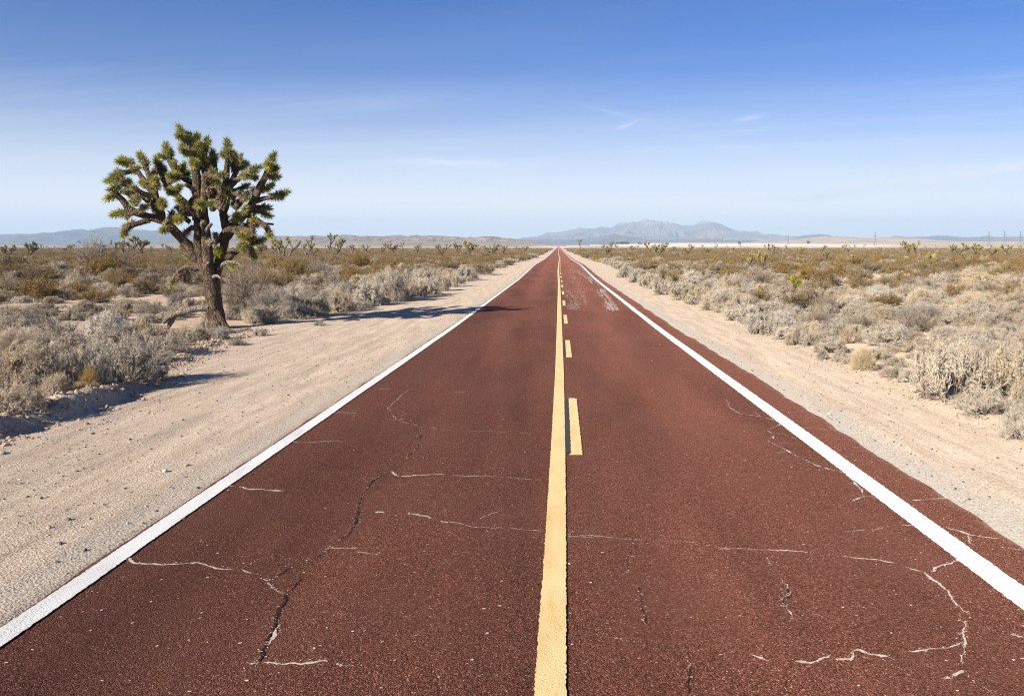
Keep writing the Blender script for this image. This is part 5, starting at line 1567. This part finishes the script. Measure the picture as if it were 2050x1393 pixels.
for a in [(87, 1300, 10, 3, 493.5, 'small white shed under the long mesa on the left'), (105, 1350, 6, 2.5, 493.5, 'tiny white shed next to the one under the mesa'), (170, 1350, 9, 2.5, 493.5, 'low white building left of the big tree beyond the brush'), (331, 1200, 6, 3, 492.5, 'white hut seen between the trunk and left limb of the big tree'),
          (795, 1500, 20, 3.5, 491, 'long white building under the tan hills left of the road'), (826, 1500, 12, 3, 491, 'shorter white building beside the long one under the tan hills'), (1005, 1500, 18, 3, 490.5, 'white building just left of where the road vanishes'), (1032, 1500, 14, 3, 490.5, 'low white building closest to the vanishing road'),
          (1190, 1300, 14, 3.5, 491, 'white house between the two green Joshua trees right of the road'), (1202, 1320, 7, 3, 491, 'little white hut beside the white house right of the road'), (1250, 1300, 26, 4, 490.5, 'long pale barn beneath dark shade trees'), (1277, 1350, 14, 4, 490.5, 'white barn at the start of the dry lake')]:
    shed(*a)


def shade_tree(px, d, h, wd, ybase, label, seed):
    d0 = d; x, d, z = far_spot(px, ybase + 1.5); h *= (d / d0) ** .9; wd *= d / d0
    o = link('shade_tree', None, None, (x, d, z)); o.empty_display_size = 2
    rr = np.random.default_rng(seed)
    mb = MB(); tube(mb, np.array([(0, 0, -1.5), (.1, 0, h * .3), (0, .1, h * .7)]), .3, .12, 6, .1, 0, .6, seed); link('trunk', mb.mesh('trunk', [M_BARK]), o)
    mb = MB(); n = 900
    c = np.zeros((0, 3))
    for k in range(9):
        q = rr.normal(0, 1, (n // 9, 3)) * np.array([wd * .16, wd * .16, h * .13]); q += np.array([rr.uniform(-.33, .33) * wd, rr.uniform(-.3, .3) * wd, h * rr.uniform(.4, .85)])
        c = np.concatenate([c, q])
    chips(mb, c, rr.uniform(.04, .08, len(c)) * wd); link('crown', mb.mesh('crown', [M_TREEGREEN]), o)
    tag(o, label, 'tree', 'shade trees by the far buildings')


for i, a in enumerate([(1236, 1250, 6, 6, 490, 'dark round shade tree at the left end of the long pale barn'), (1246, 1240, 6.5, 9, 490, 'widest dark shade tree over the long pale barn'), (1256, 1240, 5.5, 6, 490, 'dark shade tree at the right end of the long pale barn'), (1281, 1250, 5, 6, 490, 'small green shade tree by the white barn at the dry lake'),
                       (747, 1400, 6, 8, 491, 'dark lone shade tree under the tan hills left of the road'), (1335, 1700, 5, 7, 489, 'dark dot of a tree on the pale dry lake near the barns'), (1480, 1700, 7, 7, 488.5, 'dark tree on the dry lake below the right shoulder of the mountain'), (1619, 1700, 9, 7, 488.5, 'reddish dark lone tree standing up on the bright dry lake')]):
    shade_tree(*a, 700 + i)


def pylon(px, d, top, label, ybase=486.5):
    x = (px - VX) / F * d; z = CAMZ - (ybase - VY) / F * d; zg = float(ground_h(x, d))
    H = (ybase - top) / F * d
    o = link('pylon', None, None, (x, d, min(zg, z))); off = max(0, z - zg)
    H += off
    mb = MB(); w0, w1 = 4.2, .9; t = .26
    lv = np.linspace(0, .78 * H, 6)
    def cor(zz):
        s = w0 + (w1 - w0) * zz / (.78 * H)
        return [np.array([sx * s, sy * s, zz]) for sx, sy in ((-1, -1), (1, -1), (1, 1), (-1, 1))]
    for a, b in zip(lv[:-1], lv[1:]):
        A, B = cor(a), cor(b)
        for k in range(4):
            mb.bar(A[k], B[k], t); mb.bar(A[k], B[(k + 1) % 4], t * .6); mb.bar(B[k], A[(k + 1) % 4], t * .6)
    for k in cor(.78 * H): mb.bar(k, np.array([k[0] * .6, k[1] * .6, H]), t)
    link('lattice_mast', mb.mesh('lattice_mast', [M_STEEL]), o)
    for zz, ww in ((.76 * H, 7.5), (.97 * H, 5.2)):
        mb = MB()
        mb.bar(np.array([-ww, 0, zz]), np.array([ww, 0, zz]), t); mb.bar(np.array([-ww, 0, zz]), np.array([0, 0, zz + 1.6]), t * .6); mb.bar(np.array([ww, 0, zz]), np.array([0, 0, zz + 1.6]), t * .6)
        for q in (-ww, ww): mb.bar(np.array([q, 0, zz]), np.array([q, 0, zz - 2.2]), t * .6)
        link('cross_arm', mb.mesh('cross_arm', [M_STEEL]), o)
    tag(o, label, 'pylon', 'power line across the far plain')


for a in [(1752, 2700, 465, 'pylon standing alone above the smooth tan hill'), (1980, 2400, 464, 'first of three pylons close together at right, beneath blue grey hills'), (2011, 2400, 463.5, 'middle one of the three pylons close together at right'), (2043, 2400, 463, 'last of the three pylons, at the right border'),
          (1578, 3400, 469.5, 'faint pylon at the right foot of the large mountain'), (1292, 3600, 472, 'faint pylon under the highest summit of the mountain'), (1432, 3600, 472, 'faint pylon under the second summit of the mountain'), (1446, 3700, 473, 'faint thin pylon just right of the one under the second summit'), (1320, 3700, 471, 'faint pylon between the two mountain summits'), (1165, 3500, 470, 'faint pylon over the dark green Joshua tree by the road'), (1180, 3600, 472, 'faint pylon left of the small dark blue peak')]:
    pylon(*a)
# ------------------------------------------------------------------ light, sky, air, camera
SUN_EL, SUN_AZ = math.radians(25), math.radians(40)   # light travels forward and to the right
TRAVEL = Vector((math.sin(SUN_AZ) * math.cos(SUN_EL), math.cos(SUN_AZ) * math.cos(SUN_EL), -math.sin(SUN_EL)))
sd = bpy.data.lights.new('sun', 'SUN'); sd.energy = 4.6; sd.angle = math.radians(.5); sd.color = (1, .92, .80)
so = bpy.data.objects.new('sun', sd); COL.objects.link(so)
so.rotation_euler = TRAVEL.to_track_quat('-Z', 'Y').to_euler()

w = bpy.data.worlds.new('World'); SC.world = w; w.use_nodes = True
nt = w.node_tree
bg = nt.nodes['Background']
sky = nt.nodes.new('ShaderNodeTexSky'); sky.sky_type = 'NISHITA'; sky.sun_disc = False
sky.sun_elevation = SUN_EL; sky.sun_rotation = math.pi + SUN_AZ
sky.altitude = 800; sky.air_density = 1.0; sky.dust_density = .25; sky.ozone_density = 2.5
bg.inputs[1].default_value = .075
tc = nt.nodes.new('ShaderNodeTexCoord')
dirv = tc.outputs['Generated']
sp = nt.nodes.new('ShaderNodeSeparateXYZ'); nt.links.new(dirv, sp.inputs[0])
# thin high cloud: directions cast onto a flat sheet overhead
inv = math_(nt, 'DIVIDE', 1, math_(nt, 'MAXIMUM', sp.outputs[2], .03))
cx = math_(nt, 'MULTIPLY', sp.outputs[0], inv); cy = math_(nt, 'MULTIPLY', sp.outputs[1], inv)
cv = nd(nt, 'ShaderNodeCombineXYZ'); nt.links.new(cx, cv.inputs[0]); nt.links.new(cy, cv.inputs[1])
rot = nd(nt, 'ShaderNodeVectorRotate', rotation_type='Z_AXIS'); nt.links.new(cv.outputs[0], rot.inputs[0]); rot.inputs['Angle'].default_value = .35
veil = noise(nt, scaled(nt, rot.outputs[0], (.16, .55, 1)), 1.0, 7, .62)
thin = noise(nt, scaled(nt, rot.outputs[0], (.5, 3.2, 1)), .9, 6, .6)
patch = noise(nt, scaled(nt, rot.outputs[0], (.2, .3, 1)), .8, 3)
vf = math_(nt, 'MULTIPLY', ramp(nt, veil, [(.45, 0.), (.72, 1.)]), .24)
tf = math_(nt, 'MULTIPLY', math_(nt, 'MULTIPLY', ramp(nt, thin, [(.54, 0.), (.74, 1.)]), ramp(nt, patch, [(.46, 0.), (.66, 1.)])), .42)
high = ramp(nt, sp.outputs[2], [(.0, 1.), (.10, 1.), (.20, .3), (.45, .1)])


def wisp(px, py, length, width, ang, gain):
    """one streak of cirrus along a direction of the sky"""
    d = Vector(((px - VX) / F, 1, -(py - VY) / F)).normalized()
    uu = Vector((1, 0, 0)) * math.cos(ang) + Vector((0, 0, 1)) * math.sin(ang)
    uu = (uu - d * uu.dot(d)).normalized(); vv = d.cross(uu)
    def dotp(vec, inv_l):
        n = nd(nt, 'ShaderNodeVectorMath', operation='DOT_PRODUCT'); nt.links.new(dirv, n.inputs[0]); n.inputs[1].default_value = vec * inv_l
        return n.outputs['Value']
    a = dotp(uu, F / length); b_ = dotp(vv, F / width)
    wob = math_(nt, 'MULTIPLY', math_(nt, 'SUBTRACT', noise(nt, scaled(nt, dirv, (9, 9, 9)), 1., 4), .5), 2.2)
    b_ = math_(nt, 'ADD', b_, wob)
    e = math_(nt, 'ADD', math_(nt, 'MULTIPLY', a, a), math_(nt, 'MULTIPLY', b_, b_))
    g = math_(nt, 'EXPONENT', math_(nt, 'MULTIPLY', e, -1))
    fib = ramp(nt, noise(nt, scaled(nt, dirv, (14, 14, 90)), 1., 5, .65), [(.36, .1), (.62, 1.)])
    return math_(nt, 'MULTIPLY', math_(nt, 'MULTIPLY', g, fib), gain)


tot = math_(nt, 'MULTIPLY', math_(nt, 'ADD', vf, tf), high)
for a in ((1900, 352, 190, 13, .13, 1.3), (1740, 372, 150, 16, .10, .9), (920, 327, 130, 7, -.03, .8), (1495, 238, 30, 5, .2, .4), (1253, 253, 22, 4, .4, .35), (1000, 400, 300, 22, .02, .28), (1230, 228, 60, 4, -.25, .2), (800, 205, 120, 14, 0., .14), (950, 352, 90, 9, -.15, .22), (1500, 300, 200, 25, -.2, .14)):
    tot = math_(nt, 'ADD', tot, wisp(*a))
tot = math_(nt, 'MINIMUM', tot, .85)
blue = mix(nt, 1., sky.outputs[0], (.065, .285, .61), 'MULTIPLY')
# dusty white veil low over the horizon
q2 = math_(nt, 'ADD', math_(nt, 'MULTIPLY', sp.outputs[1], sp.outputs[1]), math_(nt, 'MULTIPLY', sp.outputs[2], sp.outputs[2]))
q2 = math_(nt, 'ADD', q2, math_(nt, 'MULTIPLY', math_(nt, 'MULTIPLY', sp.outputs[0], sp.outputs[0]), .35))
low = math_(nt, 'DIVIDE', sp.outputs[2], math_(nt, 'SQRT', q2))
veil_f = ramp(nt, low, [(0., .98), (.042, .94), (.09, .62), (.15, .27), (.21, .075), (.30, 0.)])
cl = mix(nt, veil_f, blue, (5.8, 5.85, 5.85))
cl = mix(nt, tot, cl, (4.6, 4.95, 5.3))
nt.links.new(cl, bg.inputs[0])


def haze():
    m = bpy.data.materials.new('desert_air'); m.use_nodes = True
    n = m.node_tree; n.nodes.remove(n.nodes['Principled BSDF'])
    v = n.nodes.new('ShaderNodeVolumePrincipled')
    v.inputs['Color'].default_value = (.61, .80, 1, 1)
    v.inputs['Density'].default_value = 9.5e-5
    v.inputs['Anisotropy'].default_value = 0.0
    n.links.new(v.outputs[0], n.nodes['Material Output'].inputs['Volume'])
    mb = MB()
    z0, z1 = -80.0, 440.0
    mb.box((0, 7450, (z0 + z1) / 2), (40000, 18700, z1 - z0))
    tag(link('haze', mb.mesh('haze', [m])), 'thin blue desert haze over the plain', 'haze', kind='stuff')


haze()

cam = bpy.data.cameras.new('camera')
cam.sensor_width = 36; cam.lens = 36 * F / 2050
cam.shift_x = (1025 - VX) / 2050
cam.shift_y = -(696.5 - VY) / 2050
cam.clip_start = .1; cam.clip_end = 60000
co = bpy.data.objects.new('camera', cam); COL.objects.link(co)
co.location = (0, 0, CAMZ); co.rotation_euler = (math.radians(90), 0, 0)
SC.camera = co
SC.view_settings.view_transform = 'Standard'; SC.view_settings.look = 'None'
SC.view_settings.exposure = 1.3; SC.view_settings.gamma = 1
SC.view_settings.use_curve_mapping = False
SC.render.engine = 'CYCLES'
w.cycles.sampling_method = 'NONE'; SC.cycles.use_adaptive_sampling = False
SC.cycles.max_bounces = 5; SC.cycles.diffuse_bounces = 3; SC.cycles.transparent_max_bounces = 4; SC.cycles.volume_bounces = 0
SC.cycles.filter_width = 1.1; SC.cycles.use_denoising = True; SC.cycles.denoiser = 'OPENIMAGEDENOISE'; SC.cycles.denoising_input_passes = 'RGB_ALBEDO_NORMAL'; SC.cycles.denoising_prefilter = 'NONE'
